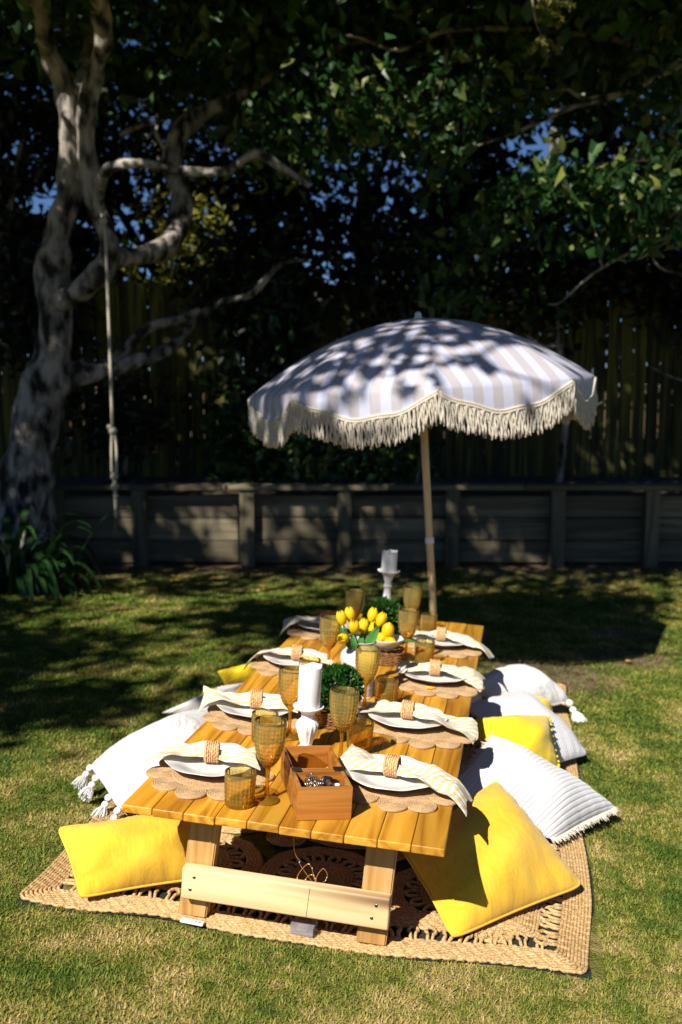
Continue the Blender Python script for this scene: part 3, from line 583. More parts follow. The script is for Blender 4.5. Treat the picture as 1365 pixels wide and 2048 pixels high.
# broad-leaved tree reaching in from the right
ORB = np.array([3.9, 9.4, TERR]); bt = empty('broadleaf_tree', Matrix.Translation(ORB)); tag(bt, 'broad leaved tree reaching in from the right above the parasol', 'tree')
V, F = tube([(3.9, 9.4, .4), (3.8, 9.3, 1.8), (3.65, 9.2, 3.2), (3.4, 9.1, 4.6), (3.2, 9.0, 6.2)], [.17, .14, .12, .09, .05], 12, 5); link('trunk', MB().add(V-ORB, F).mesh('trunk', M['bark'], True), bt)
def pxb(pts, rr, mat='bark'):
    P = [at(a, b, c) for a, b, c in pts]; return wtube('branch', P, rr, bt, M[mat], 7, 5, ORB)
pxb([(1520, 60, 9.1), (1380, 120, 9.0), (1250, 185, 8.9), (1150, 212, 8.9), (1075, 212, 8.9)], [.05, .035, .022, .016, .01])
pxb([(1250, 185, 8.9), (1170, 195, 8.9), (1130, 178, 8.9), (1075, 195, 8.8)], [.02, .018, .016, .008])
pxb([(1450, 430, 8.6), (1340, 470, 8.3), (1260, 505, 8.0), (1205, 535, 8.0), (1165, 565, 8.0), (1120, 605, 8.0), (1095, 608, 8.0)], [.022, .018, .015, .012, .01, .008, .004])
pxb([(1205, 535, 8.0), (1195, 480, 8.0), (1185, 430, 8.0)], [.01, .008, .004]); pxb([(1330, 485, 8.3), (1270, 520, 8.2), (1215, 515, 8.1)], [.01, .007, .004])
pxb([(1400, 300, 8.8), (1200, 330, 8.3), (1100, 350, 8.0), (1000, 420, 8.0)], [.03, .02, .014, .006]); pxb([(1450, 560, 8.4), (1330, 540, 8.3), (1300, 500, 8.2)], [.02, .012, .006])
pxb([(1300, 90, 9.0), (1100, 60, 8.9), (900, 60, 8.8), (800, 100, 8.8), (720, 75, 8.8), (680, 70, 8.8)], [.04, .03, .024, .018, .014, .008]); pxb([(900, 60, 8.8), (880, 180, 8.7), (830, 280, 8.7)], [.02, .012, .006])
pxb([(1150, 212, 8.9), (1040, 260, 8.8), (960, 290, 8.8), (900, 300, 8.8)], [.02, .015, .01, .006])
CLB = [(1120, 345, 7.8, 46, 34, 46), (1060, 390, 7.9, 50, 34, 40), (1000, 420, 7.9, 50, 40, 34), (1180, 390, 7.8, 40, 40, 34), (1260, 350, 7.7, 55, 45, 70), (1320, 400, 7.7, 45, 50, 70), (1290, 440, 7.8, 60, 40, 46), (1345, 300, 7.7, 30, 50, 40), (1240, 440, 7.8, 45, 40, 34),
       (940, 470, 8.2, 45, 45, 30), (900, 540, 8.4, 50, 50, 34), (900, 600, 8.5, 55, 30, 26), (860, 230, 8.6, 85, 60, 90), (760, 180, 8.8, 70, 55, 70), (720, 230, 8.8, 60, 50, 60), (960, 170, 8.6, 70, 45, 60), (1030, 190, 8.7, 50, 40, 36), (640, 200, 8.9, 60, 60, 50), (560, 250, 8.9, 55, 50, 56), (510, 285, 8.9, 45, 40, 40), (590, 320, 8.9, 60, 40, 40), (690, 300, 8.9, 70, 40, 44), (880, 330, 8.7, 60, 45, 40),
       (430, 130, 9.2, 40, 50, 26), (820, 20, 8.9, 60, 30, 30), (950, 30, 8.9, 70, 40, 40), (1340, 60, 8.5, 45, 70, 60), (1320, 200, 8.4, 50, 50, 50), (600, 140, 9.0, 70, 50, 36), (1140, 480, 8.3, 60, 30, 24), (560, 640, 9.6, 50, 30, 20), (1090, 600, 9.4, 30, 30, 10)]
Ps = []
for a, b, c, rx, ry, k in CLB:
    k = int(k*2.0); q = at(a, b, c)
    Ps.append(q+np.clip(rng.normal(size=(k, 3)), -1.8, 1.8)*np.array([rx*.7, 60, ry*.7])*c/FPX)
P = np.concatenate(Ps); V, F = leaves_np(P, rng.normal(size=P.shape)*.7+np.array([0, -.5, -.75]), .08+.11*rng.random(len(P)), .55, .3)
tag(link('crown', npmesh('crown', V-ORB, F, M['leaf_broad'], attr=np.repeat(rng.random(len(P))**1.5, 5)), bt), kind='stuff')
# feathery conifer spray hanging into the top of the picture
ORC = at(1060, -250, 6.6); sp = empty('conifer_branch', Matrix.Translation(ORC)); tag(sp, 'feathery green conifer spray hanging in at the top right', 'branch')
stem = [at(1055, -250, 6.6), at(1060, -60, 6.5), at(1072, 40, 6.5), at(1085, 70, 6.5)]
V, F = tube(stem, [.02, .012, .006, .003], 6, 6); link('stem', MB().add(V-ORC, F).mesh('stem', M['twig'], True), sp)
nb = MB(); Pn, Dn = [], []
for a0, b0, a1, b1 in ((1085, 70, 1050, 110), (1085, 70, 1065, 105), (1085, 75, 1095, 115), (1085, 70, 1120, 105), (1072, 40, 1120, 50), (1075, 10, 1115, 30), (1068, -20, 1110, 20), (1100, -20, 1125, 40), (1130, -40, 1140, 15), (1075, 0, 1150, 10)):
    A, B = at(a0, b0, 6.5), at(a1, b1, 6.5+random.uniform(-.1, .1)); nb.add(*tube([A, (A+B)/2+[0, 0, .01], B], [.003, .0025, .001], 5, 4))
    for t_ in np.linspace(0, 1, 26): Pn += [A+(B-A)*t_]*4; Dn += [(B-A)/np.linalg.norm(B-A)*.5+rng.normal(size=3)*.6 for _ in range(4)]
V = np.concatenate(nb.v); link('twigs', MB().add(V-ORC, nb.f).mesh('twigs', M['twig']), sp)
V, F = quad_leaves(np.array(Pn), np.array(Dn), .028, .28); tag(link('needles', npmesh('needles', V-ORC, F, M['leaf_olive'], attr=np.repeat(rng.random(len(Pn)), 4)), sp), kind='stuff')

# ------------------------------------------------------------------ strap-leaved plant, rope swing, fallen leaves
PLO = at(40, 1195, 7.3); PLO[2] = float(ground_z(PLO[0], PLO[1]))
plant = empty('strap_leaf_plant', Matrix.Translation(PLO)); tag(plant, 'clump of glossy dark green strap leaves at the left edge of the lawn', 'plant')
def strap_mesh(L_, w, up, out, fold):
    n = 9; t = np.linspace(0, 1, n); x = L_*out*(t**1.2); z = L_*(up*t-fold*t**2.6); wd = w*np.sin(np.pi*np.clip(t*.93+.06, 0, 1))**.6*(1-.15*t); wd[-1] = .002
    V = np.concatenate([np.stack([x, -wd, z+wd*.35], -1), np.stack([x, 0*x, z], -1), np.stack([x, wd, z+wd*.35], -1)])
    F = [(j*n+i, j*n+i+1, (j+1)*n+i+1, (j+1)*n+i) for j in range(2) for i in range(n-1)]
    return MB().add(V, F).mesh('leaf', M['strap'], True)
sm = [strap_mesh(random.uniform(.8, 1.15), random.uniform(.028, .046), random.uniform(1.0, 1.55), random.uniform(.35, .85), random.uniform(.75, 1.65)) for _ in range(14)]
for i in range(150):
    a = random.uniform(0, 6.283); rr = random.uniform(0, .38)
    link('leaf', sm[i % 14], plant, Matrix.Translation((math.cos(a)*rr*1.1-.05, math.sin(a)*rr, 0)) @ Matrix.Rotation(a+random.uniform(-.5, .5), 4, 'Z') @ Matrix.Scale(random.uniform(.6, .95), 4))
RO = at(232, 1037, 7.55); rope = empty('rope_swing', Matrix.Translation(RO)); tag(rope, 'pale knotted rope hanging from the gnarled tree branch', 'rope')
def rp(pts, r, name='cord'):
    P = [at(a, b, c) for a, b, c in pts]; V, F = tube(P, r, 8, 5); return link(name, MB().add(V-RO, F).mesh(name, M['rope'], True), rope)
rp([(208, 440, 7.6), (213, 520, 7.57), (219, 680, 7.56), (225, 860, 7.55)], .0125); rp([(208, 445, 7.6), (200, 415, 7.68), (195, 400, 7.8), (203, 392, 7.95)], .012); rp([(202, 465, 7.62), (206, 440, 7.6), (212, 420, 7.6)], .012)
rp([(224, 862, 7.55), (223, 900, 7.55), (224, 950, 7.55)], .011); rp([(229, 862, 7.55), (233, 900, 7.55), (233, 950, 7.55)], .011); rp([(229, 950, 7.55), (231, 1000, 7.55), (233, 1036, 7.55)], .014)
for a, b, s in ((207, 441, .03), (226, 862, .032), (219, 854, .022), (229, 953, .03), (230, 973, .03), (231, 992, .022)):
    V, F = lathe([(0.001, -.8), (.5, -.75), (.95, -.35), (1, 0), (.9, .4), (.5, .8), (.001, .85)], 12, lambda r, z, t: (r*(1+.12*np.sin(3*t+z*6)), z)); link('knot', MB().add(V*s*np.array([1, 1, 1.1]), F).mesh('knot', M['rope'], True), rope, Matrix.Translation(at(a, b, 7.55)-RO))
def dry_mesh(s, seed):
    r_ = random.Random(seed); n = 10; V = [(0, 0, .2*s)]
    for i in range(n):
        a = 2*math.pi*i/n; rr = s*(.62+.38*(i % 2))*(1.25 if i in (0, 5) else 1); V.append((math.cos(a)*rr, math.sin(a)*rr*.75, s*r_.uniform(.05, .55)))
    return MB().add(V, [(0, i+1, (i+1) % n+1) for i in range(n)]).mesh('fallen_leaf', M['dry_leaf'])
dm = [dry_mesh(random.uniform(.028, .05), i) for i in range(6)]
k = 0
while k < 52:
    y = random.uniform(4.9, 8.6); x = random.uniform(-2.6, 3.0)
    if k == 51: y = 4.9; x = 1.75
    if k < 40: y = random.uniform(7.2, 8.7)
    if in_rug(np.array([x]), np.array([y]), .15)[0]: continue
    o = link('fallen_leaf', dm[k % 6], None, Matrix.Translation((x, y, float(ground_z(x, y))+.008)) @ Matrix.Rotation(random.uniform(0, 6.28), 4, 'Z') @ Matrix.Rotation(random.uniform(-.4, .4), 4, 'X') @ Matrix.Scale(.8 if k > 50 else 1, 4))
    tag(o, 'dry orange brown fallen leaf lying on the grass', 'leaf', 'fallen leaves on the lawn'); k += 1
# ------------------------------------------------------------------ parasol
AX = Vector((-.062, 0, .998)).normalized(); UB = Vector((.538, 5.4, -.19))
xa = Vector((1, 0, 0)); xa = (xa-AX*xa.dot(AX)).normalized(); ya = AX.cross(xa)
UM = Matrix(((xa.x, ya.x, AX.x, UB.x), (xa.y, ya.y, AX.y, UB.y), (xa.z, ya.z, AX.z, UB.z), (0, 0, 0, 1)))
par = empty('parasol', UM); tag(par, 'white and taupe striped parasol with cream fringe behind the table', 'parasol')
ZR = 1.665; RR = .93; HD = .36
link('pole', MB().add(*tube([(0, 0, -.25), (0, 0, .9), (0, 0, ZR+HD-.02)], .0205, 16)).mesh('pole', M['pole'], True), par)
link('collar', MB().add(*lathe([(.0215, 1.0), (.0245, 1.003), (.0245, 1.033), (.0215, 1.036)], 20)).mesh('collar', M['plastic'], True), par, Matrix.Translation((0, 0, -.195)))
link('finial', MB().add(*lathe([(.026, 0), (.03, .006), (.02, .014), (.016, .02), (.018, .03), (.012, .04), (.001, .042)], 18)).mesh('finial', M['plastic'], True), par, Matrix.Translation((0, 0, ZR+HD-.006)))
def dome(rn): return HD*(1-rn**1.9)
hc = math.cos(R(22.5))
def panel():
    nr, nc = 20, 25; phi = np.linspace(-R(22.5), R(22.5), nc); V = []; UV = []
    for s in np.linspace(.02, 1, nr):
        q = phi/R(22.5); rr = RR*s*(hc/np.cos(phi))**(.55+.45*s)
        sag = .012*s*(1-q**2)*math.sin(math.pi*min(s, 1)*.9)
        z = dome(s)+sag+0*phi
        V.append(np.stack([rr*np.cos(phi), rr*np.sin(phi), z], -1)); UV.append(np.stack([rr*np.sin(phi)+.026, np.full(nc, s)], -1))
    q = phi/R(22.5); drop = .020+.105*np.abs(np.cos(q*math.pi/2))**.85
    for t in np.linspace(.15, 1, 7):
        rr = RR*(hc/np.cos(phi))+drop*(.22*t-.16*t*t)
        V.append(np.stack([rr*np.cos(phi), rr*np.sin(phi), -drop*t+.006*np.sin(q*9)*t], -1)); UV.append(np.stack([rr*np.sin(phi)+.026, np.full(nc, 1+t*.1)], -1))
    V = np.array(V); UV = np.array(UV)
    return V, UV
PV, PUV = panel()
pme = npmesh('panel', PV.reshape(-1, 3), grid_faces(PV.shape[0], PV.shape[1]), M['canopy'], True, PUV.reshape(-1, 2))
edge = PV[-1]
def fringe_mesh(seed):
    r_ = random.Random(seed); b = MB(); ee = resample(edge, 5); L = np.concatenate([[0], np.cumsum(np.linalg.norm(np.diff(ee, axis=0), axis=1))]); tot = L[-1]
    b.add(*tube(edge+np.array([.004, 0, .004]), .008, 6, 3)); b.add(*tube(edge+np.array([.006, 0, -.008]), .006, 6, 3))
    ncord = 104
    for i in range(ncord):
        s = (i+.5+r_.uniform(-.25, .25))/ncord*tot; p = np.array([np.interp(s, L, ee[:, j]) for j in range(3)]); ln = r_.uniform(.11, .14)
        dx, dy = r_.uniform(-.009, .009), r_.uniform(-.009, .009); n_ = 9; t = np.linspace(0, 1, n_)
        Q = np.stack([p[0]+.005+dx*t+.003*np.sin(t*9+i), p[1]+dy*t+.003*np.cos(t*8+i*2), p[2]-.005-ln*t], -1)
        b.add(*tube(Q, .0041*(1+.22*np.sin(np.arange(n_)*2.4+i)), 4))
    return b.mesh('fringe', M['cream_fringe'], True)
fms = [fringe_mesh(k) for k in range(3)]
for k in range(8):
    a = -math.pi/2+R(22.5)+k*R(45)
    p = link('panel', pme, par, Matrix.Translation((0, 0, ZR)) @ Matrix.Rotation(a, 4, 'Z'))
    tag(link('fringe', fms[k % 3], p, Matrix.Identity(4)), kind='stuff')
    a2 = -math.pi/2+k*R(45); P = [(math.cos(a2)*RR*s, math.sin(a2)*RR*s, ZR+dome(s)-.012) for s in np.linspace(.04, .99, 12)]
    link('rib', MB().add(*tube(P, .005, 6)).mesh('rib', M['plastic'], True), par)

# ------------------------------------------------------------------ rug and underlay
UL, UR, WF, WB = -.355, 1.345, .088, 3.02
rugm = GG(0, 0, 0); rug = empty('jute_rug', rugm); tag(rug, 'braided natural jute rug with looped border under the table', 'rug')
def wob(u, w):                          # uneven lie of the rug, hem drifts back to the right
    u = np.asarray(u, float); w = np.asarray(w, float); k = 1-sstep(.1, .7, w-WF)
    du = .006*np.sin(w*4.2)+.004*np.sin(w*9)+.018*sstep(.2, 2.8, w)*sstep(.8, 1.3, u)-.042*(1-sstep(.1, .6, w))*sstep(.8, 1.3, u)
    dw = k*(.012*np.sin(u*5.2+1.0)+.006*np.sin(u*13)+.055*sstep(.35, 1.3, u)-.015)
    dz = .004+.004*np.sin(u*7+1)*np.sin(w*6)+.003*np.sin(u*15+w*11)
    return u+du, w+dw, dz
def rrow(d, r, z, rnd=.03):
    """one braided row: rounded rectangle inset d, bumpy like plaited jute"""
    u0, u1, w0, w1 = UL+d, UR-d, WF+d, WB-d; c = max(.010, .035-d*.1); pts = []
    for cx, cy, a0 in ((u1-c, w0+c, -90), (u1-c, w1-c, 0), (u0+c, w1-c, 90), (u0+c, w0+c, 180)):
        for a in np.linspace(a0, a0+90, 7): pts.append((cx+c*math.cos(R(a)), cy+c*math.sin(R(a))))
    pts = np.array(pts+[pts[0]]); L = np.concatenate([[0], np.cumsum(np.linalg.norm(np.diff(pts, axis=0), axis=1))])
    s = np.arange(0, L[-1]-.004, .006); u = np.interp(s, L, pts[:, 0]); w = np.interp(s, L, pts[:, 1]); uu, ww, zz = wob(u, w)
    rad = r*(1+.16*np.sin(np.arange(len(s))*2.1+d*300))
    off = .0014*np.sin(np.arange(len(s))*1.05+d*100)
    return tube(np.stack([uu, ww+off, zz+z+off*.8], -1), rad, 6, closed=True)
for k in range(9): link('braid_row', MB().add(*rrow(.005+k*.0099, .0058, .005)).mesh('braid_row', M['jute'], True), rug)
for k in range(10): link('braid_row', MB().add(*rrow(.156+k*.0100, .0058, .005)).mesh('braid_row', M['jute'], True), rug)
def loop_mesh(v):
    t = np.linspace(0, 1, 19); sk = (v-1.5)*.006
    x = .0165*np.cos(math.pi*(1-t))*(1+.35*np.sin(math.pi*t)-.55*(np.abs(t-.5) > .38)); y = .064*np.sin(math.pi*t)**.62-.003
    x = x+sk*y/.06; z = .006+.005*np.sin(math.pi*t)
    return MB().add(*tube(np.stack([x, y, z], -1), .0058*(1+.13*np.sin(np.arange(19)*2.4)), 6)).mesh('braid_loop', M['jute'], True)
lms = [loop_mesh(v) for v in range(4)]
D0 = .090
for side in range(4):
    ln = (UR-UL-2*D0-.05) if side % 2 == 0 else (WB-WF-2*D0-.05); nl = int(ln/.049)
    for i in range(nl):
        s = .025+(i+.5)*ln/nl
        u, w, rz = ((UL+D0+s, WF+D0, 0), (UR-D0, WF+D0+s, 90), (UR-D0-s, WB-D0, 180), (UL+D0, WB-D0-s, 270))[side]
        uu, ww, zz = wob(u, w); link('braid_loop', lms[random.randrange(4)], rug, Matrix.Translation((float(uu), float(ww), float(zz))) @ Matrix.Rotation(R(rz)+random.uniform(-.18, .18), 4, 'Z') @ Matrix.Diagonal((random.uniform(.8, 1.1), 1, 1, 1)))
def coil(rad, cx=0, cy=0, pitch=.0125, r0=0.0, z=.006):
    pr = []; 
    for r in np.arange(r0, rad, pitch/4): pr.append((max(r, .0008), z+.0055*abs(math.sin((r-r0)/pitch*math.pi))))
    pr += [(rad, z*.5)]
    V, F = lathe(pr, 28, lambda r, zz, t: (r*(1+.012*np.sin(9*t)), zz+.0012*np.sin(40*t+r*700))); return V+np.array([cx, cy, 0]), F
def medallion():
    b = MB(); b.add(*coil(.105))
    for k in range(14):
        a = k*2*math.pi/14; b.add(*tube([(math.cos(a+s)*q, math.sin(a+s)*q, .008) for s, q in ((-.13, .103), (-.12, .13), (0, .146), (.12, .13), (.13, .103))], .0065, 6, 3))
    b.add(*coil(.205, r0=.15)); return b.mesh('medallion', M['jute'], True)
mm_ = medallion(); sc = MB().add(*coil(.07)).mesh('rosette', M['jute'], True)
for i in range(3):
    for j in range(6): link('medallion', mm_, rug, Matrix.Translation((.09+i*.41, .47+j*.42, .001*((i+j) % 2))) @ Matrix.Rotation(i+j*.7, 4, 'Z'))
for i in range(4):
    for j in range(7): link('rosette', sc, rug, Matrix.Translation((-.035+i*.357, .30+j*.41, .0025)) @ Matrix.Rotation(i*1.1+j, 4, 'Z'))
un, wn = 40, 60; U, Wv = np.meshgrid(np.linspace(UL+.005, UR-.004, un), np.linspace(WF-.002, WB-.006, wn)); uu, ww, zz = wob(U, Wv)
uu = uu + np.where(U > 1.33, .012, 0); ww = ww-np.where((Wv < WF+.03) & (U < -.1), .012, 0)
tag(link('rug_underlay', npmesh('rug_underlay', np.stack([uu, ww, zz-.0015], -1).reshape(-1, 3), grid_faces(wn, un), M['underlay'], True), None, rugm), 'dark green black underlay mat beneath the jute rug', 'mat')

# ------------------------------------------------------------------ the low table
tabm = TT(.45, 1.35, -TH); tab = empty('low_picnic_table', tabm); tag(tab, 'low honey coloured plank picnic table set for lunch', 'table')
def tl(u, w, h): return Matrix.Translation((u-.45, w-1.35, h+TH))
PW = .9/10
for i in range(10):
    L_ = 2.695+random.uniform(-.006, .006); me = box_mesh('plank', PW-.0018, L_, .023, M['table'], .0034, 3)
    link('plank', me, tab, tl((i+.5)*PW, L_/2+random.uniform(-.003, .003), -.0115+random.uniform(-.0008, .0008)))
def leg(bu, tu, w, wd=.085, dp=.045):
    V = [(bu, w, -TH+.014), (bu+wd, w, -TH+.014), (bu+wd, w+dp, -TH+.014), (bu, w+dp, -TH+.014), (tu, w, -.0245), (tu+wd, w, -.0245), (tu+wd, w+dp, -.0245), (tu, w+dp, -.0245)]
    bm = bmesh.new(); vv = [bm.verts.new((a-.45, b-1.35, c+TH)) for a, b, c in V]
    for f in ((3, 2, 1, 0), (4, 5, 6, 7), (0, 1, 5, 4), (1, 2, 6, 5), (2, 3, 7, 6), (3, 0, 4, 7)): bm.faces.new([vv[i] for i in f])
    bmesh.ops.bevel(bm, geom=bm.edges[:], offset=.004, segments=2, affect='EDGES'); me = bpy.data.meshes.new('leg'); bm.to_mesh(me); bm.free(); me.materials.append(M['leg']); return link('leg', me, tab)
leg(.140, .170, .110); leg(.666, .68, .110); leg(.145, .165, 2.5); leg(.667, .68, 2.5)
for w in (.158, 2.455): link('batten', box_mesh('batten', .74, .04, .06, M['leg'], .003, 1), tab, tl(.46, w+.021, -.0555))
cb = link('crossbar', box_mesh('crossbar', .598, .037, .093, M['bar'], .006, 3), tab, tl(.459, .0895, -.243) @ Matrix.Rotation(R(.3), 4, 'Y'))
link('crossbar', box_mesh('crossbar', .6, .037, .093, M['bar'], .006, 3), tab, tl(.459, 2.566, -.24))
scm = MB().add(*lathe([(.0001, .0016), (.0015, .0006), (.0042, .0012), (.005, 0)], 14)).mesh('screw', M['steel'], True)
for x in (-.262, .262):
    for z in (.022, -.016): link('screw', scm, cb, Matrix.Translation((x+.01*(z < 0)*-1, -.0187, z)) @ Matrix.Rotation(R(90), 4, 'X'))
link('pencil_line', box_mesh('pencil_line', .0012, .0006, .086, M['ink'], 0), cb, Matrix.Translation((.071, -.0187, 0)) @ Matrix.Rotation(R(4), 4, 'Y'))

# ------------------------------------------------------------------ cushions
def cushion(name, label, corners, th, mat, pinch=.05, wr=.004, group='cushions around the table', piping=None, seed=1, center_lift=.05, flat=2.6, uvs=None, nosink=True, soft=0):
    c = [gpt(a, b, h) for a, b, h in corners]; A, B, C_, D = c
    org = (A+B+C_+D)/4; r_ = np.random.default_rng(seed); n = 44
    q = np.linspace(-1, 1, n); q = np.sign(q)*(1-(1-np.abs(q))**1.5)
    S, T = np.meshgrid(q, q); s2 = S*(1-pinch*(1-T*T)); t2 = T*(1-pinch*(1-S*S))
    rc = .05; cr = (np.abs(S)**8)*(np.abs(T)**8); s2 = s2*(1-rc*cr); t2 = t2*(1-rc*cr)
    a_, b_ = (s2+1)/2, (t2+1)/2
    mid = ((1-a_)*(1-b_))[..., None]*A+(a_*(1-b_))[..., None]*B+(a_*b_)[..., None]*C_+((1-a_)*b_)[..., None]*D
    nn = np.cross(C_-A, D-B); nn /= np.linalg.norm(nn); nn = nn if nn[2] > 0 else -nn
    prof = ((1-np.abs(S)**flat)*(1-np.abs(T)**flat))**.55
    ph = r_.random(8)*6
    edge_s = np.exp(-(1-np.abs(S))*7); edge_t = np.exp(-(1-np.abs(T))*7)
    wrk = wr*(edge_t*(np.sin(S*21+ph[0])+.6*np.sin(S*37+ph[1]))+edge_s*(np.sin(T*19+ph[2])+.6*np.sin(T*33+ph[3])))*prof*2.0
    wrk += wr*1.6*prof*(np.sin(S*3.1+T*2.3+ph[4])+.7*np.sin(S*5.3-T*4.1+ph[5])+.5*np.sin(S*2-T*7+ph[6]))
    if soft: wrk += soft*prof*(np.sin(S*9+ph[1]+2*T)*np.sin(T*7+ph[2]))
    lift = center_lift*(1-S*S)*(1-T*T)
    top = mid+nn*(prof*th+wrk+lift)[..., None]; bot = mid+nn*(lift-prof*th*.85)[..., None]
    if nosink:
        for arr in (top, bot):
            hgt = (arr-G0)@VN; k = np.maximum(0, .013-hgt); arr += k[..., None]*VN
    sx_, sy_ = np.linalg.norm(B-A), np.linalg.norm(D-A); sx_ = max(sx_, np.linalg.norm(C_-D)); sy_ = max(sy_, np.linalg.norm(C_-B))
    UVg = np.stack([S*sx_/2, T*sy_/2], -1).reshape(-1, 2)
    f = grid_faces(n, n); V = np.concatenate([top.reshape(-1, 3), bot.reshape(-1, 3)])-org; F = np.concatenate([f, f[:, ::-1]+n*n])
    if np.cross(B-A, D-A)@nn < 0: F = F[:, ::-1]
    o = empty(name, Matrix.Translation(org)); tag(o, label, 'cushion', group)
    link('cover', npmesh('cover', V, F, mat, True, np.concatenate([UVg, UVg])), o)
    per = np.concatenate([top[0, :-1], top[:-1, -1], top[-1, :0:-1], top[:0:-1, 0]])-org
    if piping: link('piping', MB().add(*tube(per, .0045, 6, closed=True)).mesh('piping', piping, True), o)
    return o, per, nn, n
Y1, Y2 = M['yellow'], M['yellow_b']
def fringe_on(o, pts, cdir, ln, mat, step=.006, r=.0022, seed=3, name='fringe'):
    """strands hanging off a cushion edge; pts local path, cdir outward direction"""
    r_ = random.Random(seed); pts = np.asarray(pts); L = np.concatenate([[0], np.cumsum(np.linalg.norm(np.diff(pts, axis=0), axis=1))]); b = MB()
    for s in np.arange(0, L[-1], step):
        p = np.array([np.interp(s, L, pts[:, j]) for j in range(3)])
        for k in range(2):
            d = cdir/np.linalg.norm(cdir)+np.array([r_.uniform(-.45, .45), r_.uniform(-.45, .45), r_.uniform(-.35, .3)]); l_ = ln*r_.uniform(.7, 1.15)
            b.add(*tube([p-d*.004, p+d*l_*.5, p+d*l_+np.array([0, 0, -.15*l_])], [r, r, r*.6], 4))
    tag(link(name, b.mesh(name, mat), o), kind='stuff')
def tassel(o, p, d, ln=.075, mat=None, seed=1, head=.017, n=70):
    """knotted tassel: two bound balls and a skirt of strands, p local root, d direction"""
    mat = mat or M['white_fringe']; r_ = random.Random(seed); d = np.asarray(d, float); d /= np.linalg.norm(d)
    t_ = empty_child = link('tassel', None, o, Matrix.Translation(p)); b = MB()
    for k, s in ((.6, 1), (2.0, .95)):
        V, F = lathe([(.001, -1), (.6, -.8), (1, -.2), (1, .25), (.6, .8), (.001, 1)], 12, lambda r, z, t: (r*(1+.05*np.sin(9*t)), z)); b.add(V*head*s+d*head*k*1.4, F)
    link('knot', b.mesh('knot', mat, True), t_)
    b = MB(); q = d*head*3.4
    e1 = np.cross(d, [.3, .5, .8]); e1 /= np.linalg.norm(e1); e2 = np.cross(d, e1)
    for k in range(n):
        a = r_.uniform(0, 6.283); rr = r_.random()**.5; o1 = (e1*math.cos(a)+e2*math.sin(a))*rr
        b.add(*tube([q+o1*head*.5, q+o1*head*1.5+d*ln*.4, q+o1*head*2.1+d*ln*r_.uniform(.85, 1.1)], [.0022, .0022, .0012], 4))
    tag(link('skirt', b.mesh('skirt', mat), t_), kind='stuff')
cushion('yellow_cushion', 'bright yellow piped cushion at the front left corner of the rug', [(160, 1797, .035), (405, 1757, .05), (400, 1622, .2), (113, 1655, .15)], .062, Y1, seed=2, piping=Y1, wr=.0055)
o, per, nn, n = cushion('white_cushion', 'big white cushion with knotted tassels leaning on the left of the table', [(238, 1622, .05), (470, 1585, .10), (450, 1405, .25), (176, 1530, .11)], .10, M['white_cloth'], seed=5, wr=.0045, pinch=.03)
el = per[-(n-1):]
for k, i in enumerate((int(n*.08), int(n*.34), int(n*.62), int(n*.9))):
    i = min(i, len(el)-1); tassel(o, el[i], (-.35+.12*k*.3, -.65, -.55), .046, seed=k, head=.014)
o, per, nn, n = cushion('white_cushion', 'white knitted cushion poking out left of the table middle', [(318, 1427, .07), (440, 1440, .05), (520, 1360, .17), (445, 1372, .18)], .055, M['white_knit'], seed=6)
fringe_on(o, per[-(n-1):][:16], np.array([-.9, -.3, -.2]), .014, M['white_fringe'], .008)
cushion('yellow_cushion', 'shaded yellow cushion wedged between the two white left cushions', [(350, 1440, .05), (470, 1440, .05), (490, 1385, .14), (400, 1392, .12)], .045, Y2, seed=7)
cushion('yellow_cushion', 'yellow cushion corner showing at the far left of the table', [(452, 1374, .06), (560, 1366, .08), (560, 1318, .16), (434, 1343, .14)], .05, Y2, seed=8, piping=Y2)
cushion('yellow_cushion', 'large bright yellow piped cushion at the front right of the rug', [(905, 1880, .03), (1170, 1772, .05), (994, 1558, .27), (800, 1695, .15)], .072, Y1, seed=9, piping=Y1, wr=.0052, pinch=.045)
o, per, nn, n = cushion('white_cushion', 'white corded cushion with cream fringe behind the large yellow one', [(1105, 1682, .045), (1238, 1615, .07), (990, 1468, .28), (880, 1590, .17)], .07, M['white_rib'], seed=10)
fringe_on(o, per[:n-1], np.array([.5, -.75, -.25]), .022, M['cream_fringe'], .0035, .0016); fringe_on(o, per[2*(n-1):3*(n-1)], np.array([-.5, .6, .3]), .02, M['cream_fringe'], .006)
o, per, nn, n = cushion('yellow_cushion', 'yellow cushion with bobble edge between the two white right cushions', [(985, 1585, .08), (1118, 1535, .10), (1098, 1430, .24), (945, 1436, .26)], .05, Y2, seed=11)
pe = per[n-1:2*(n-1)]; pom = MB().add(*lathe([(.001, -1), (.7, -.7), (1, 0), (.7, .7), (.001, 1)], 8)).mesh('bobble', Y2, True)
for i in range(0, len(pe), 4): link('bobble', pom, o, Matrix.Translation(pe[i]+np.array([.006, -.004, 0])) @ Matrix.Scale(.0065, 4))
cushion('white_cushion', 'white zigzag woven cushion with a pointed corner on the rug edge', [(1090, 1540, .05), (1180, 1510, .055), (1050, 1378, .22), (925, 1412, .2)], .065, M['white_zig'], seed=12)
o, per, nn, n = cushion('white_cushion', 'fluffy white cushion with one fat tassel at the far right', [(1050, 1420, .06), (1142, 1402, .09), (1030, 1330, .20), (930, 1372, .16)], .085, M['white_cloth'], seed=13, wr=.004, soft=.006, pinch=.02, flat=3.2, center_lift=.03)
tassel(o, per[n-1], (.35, -.35, -.7), .062, seed=9, head=.019, n=170)
fringe_on(o, per[5:n-8], np.array([0, -.6, -.4]), .008, M['white_fringe'], .008, .0016)
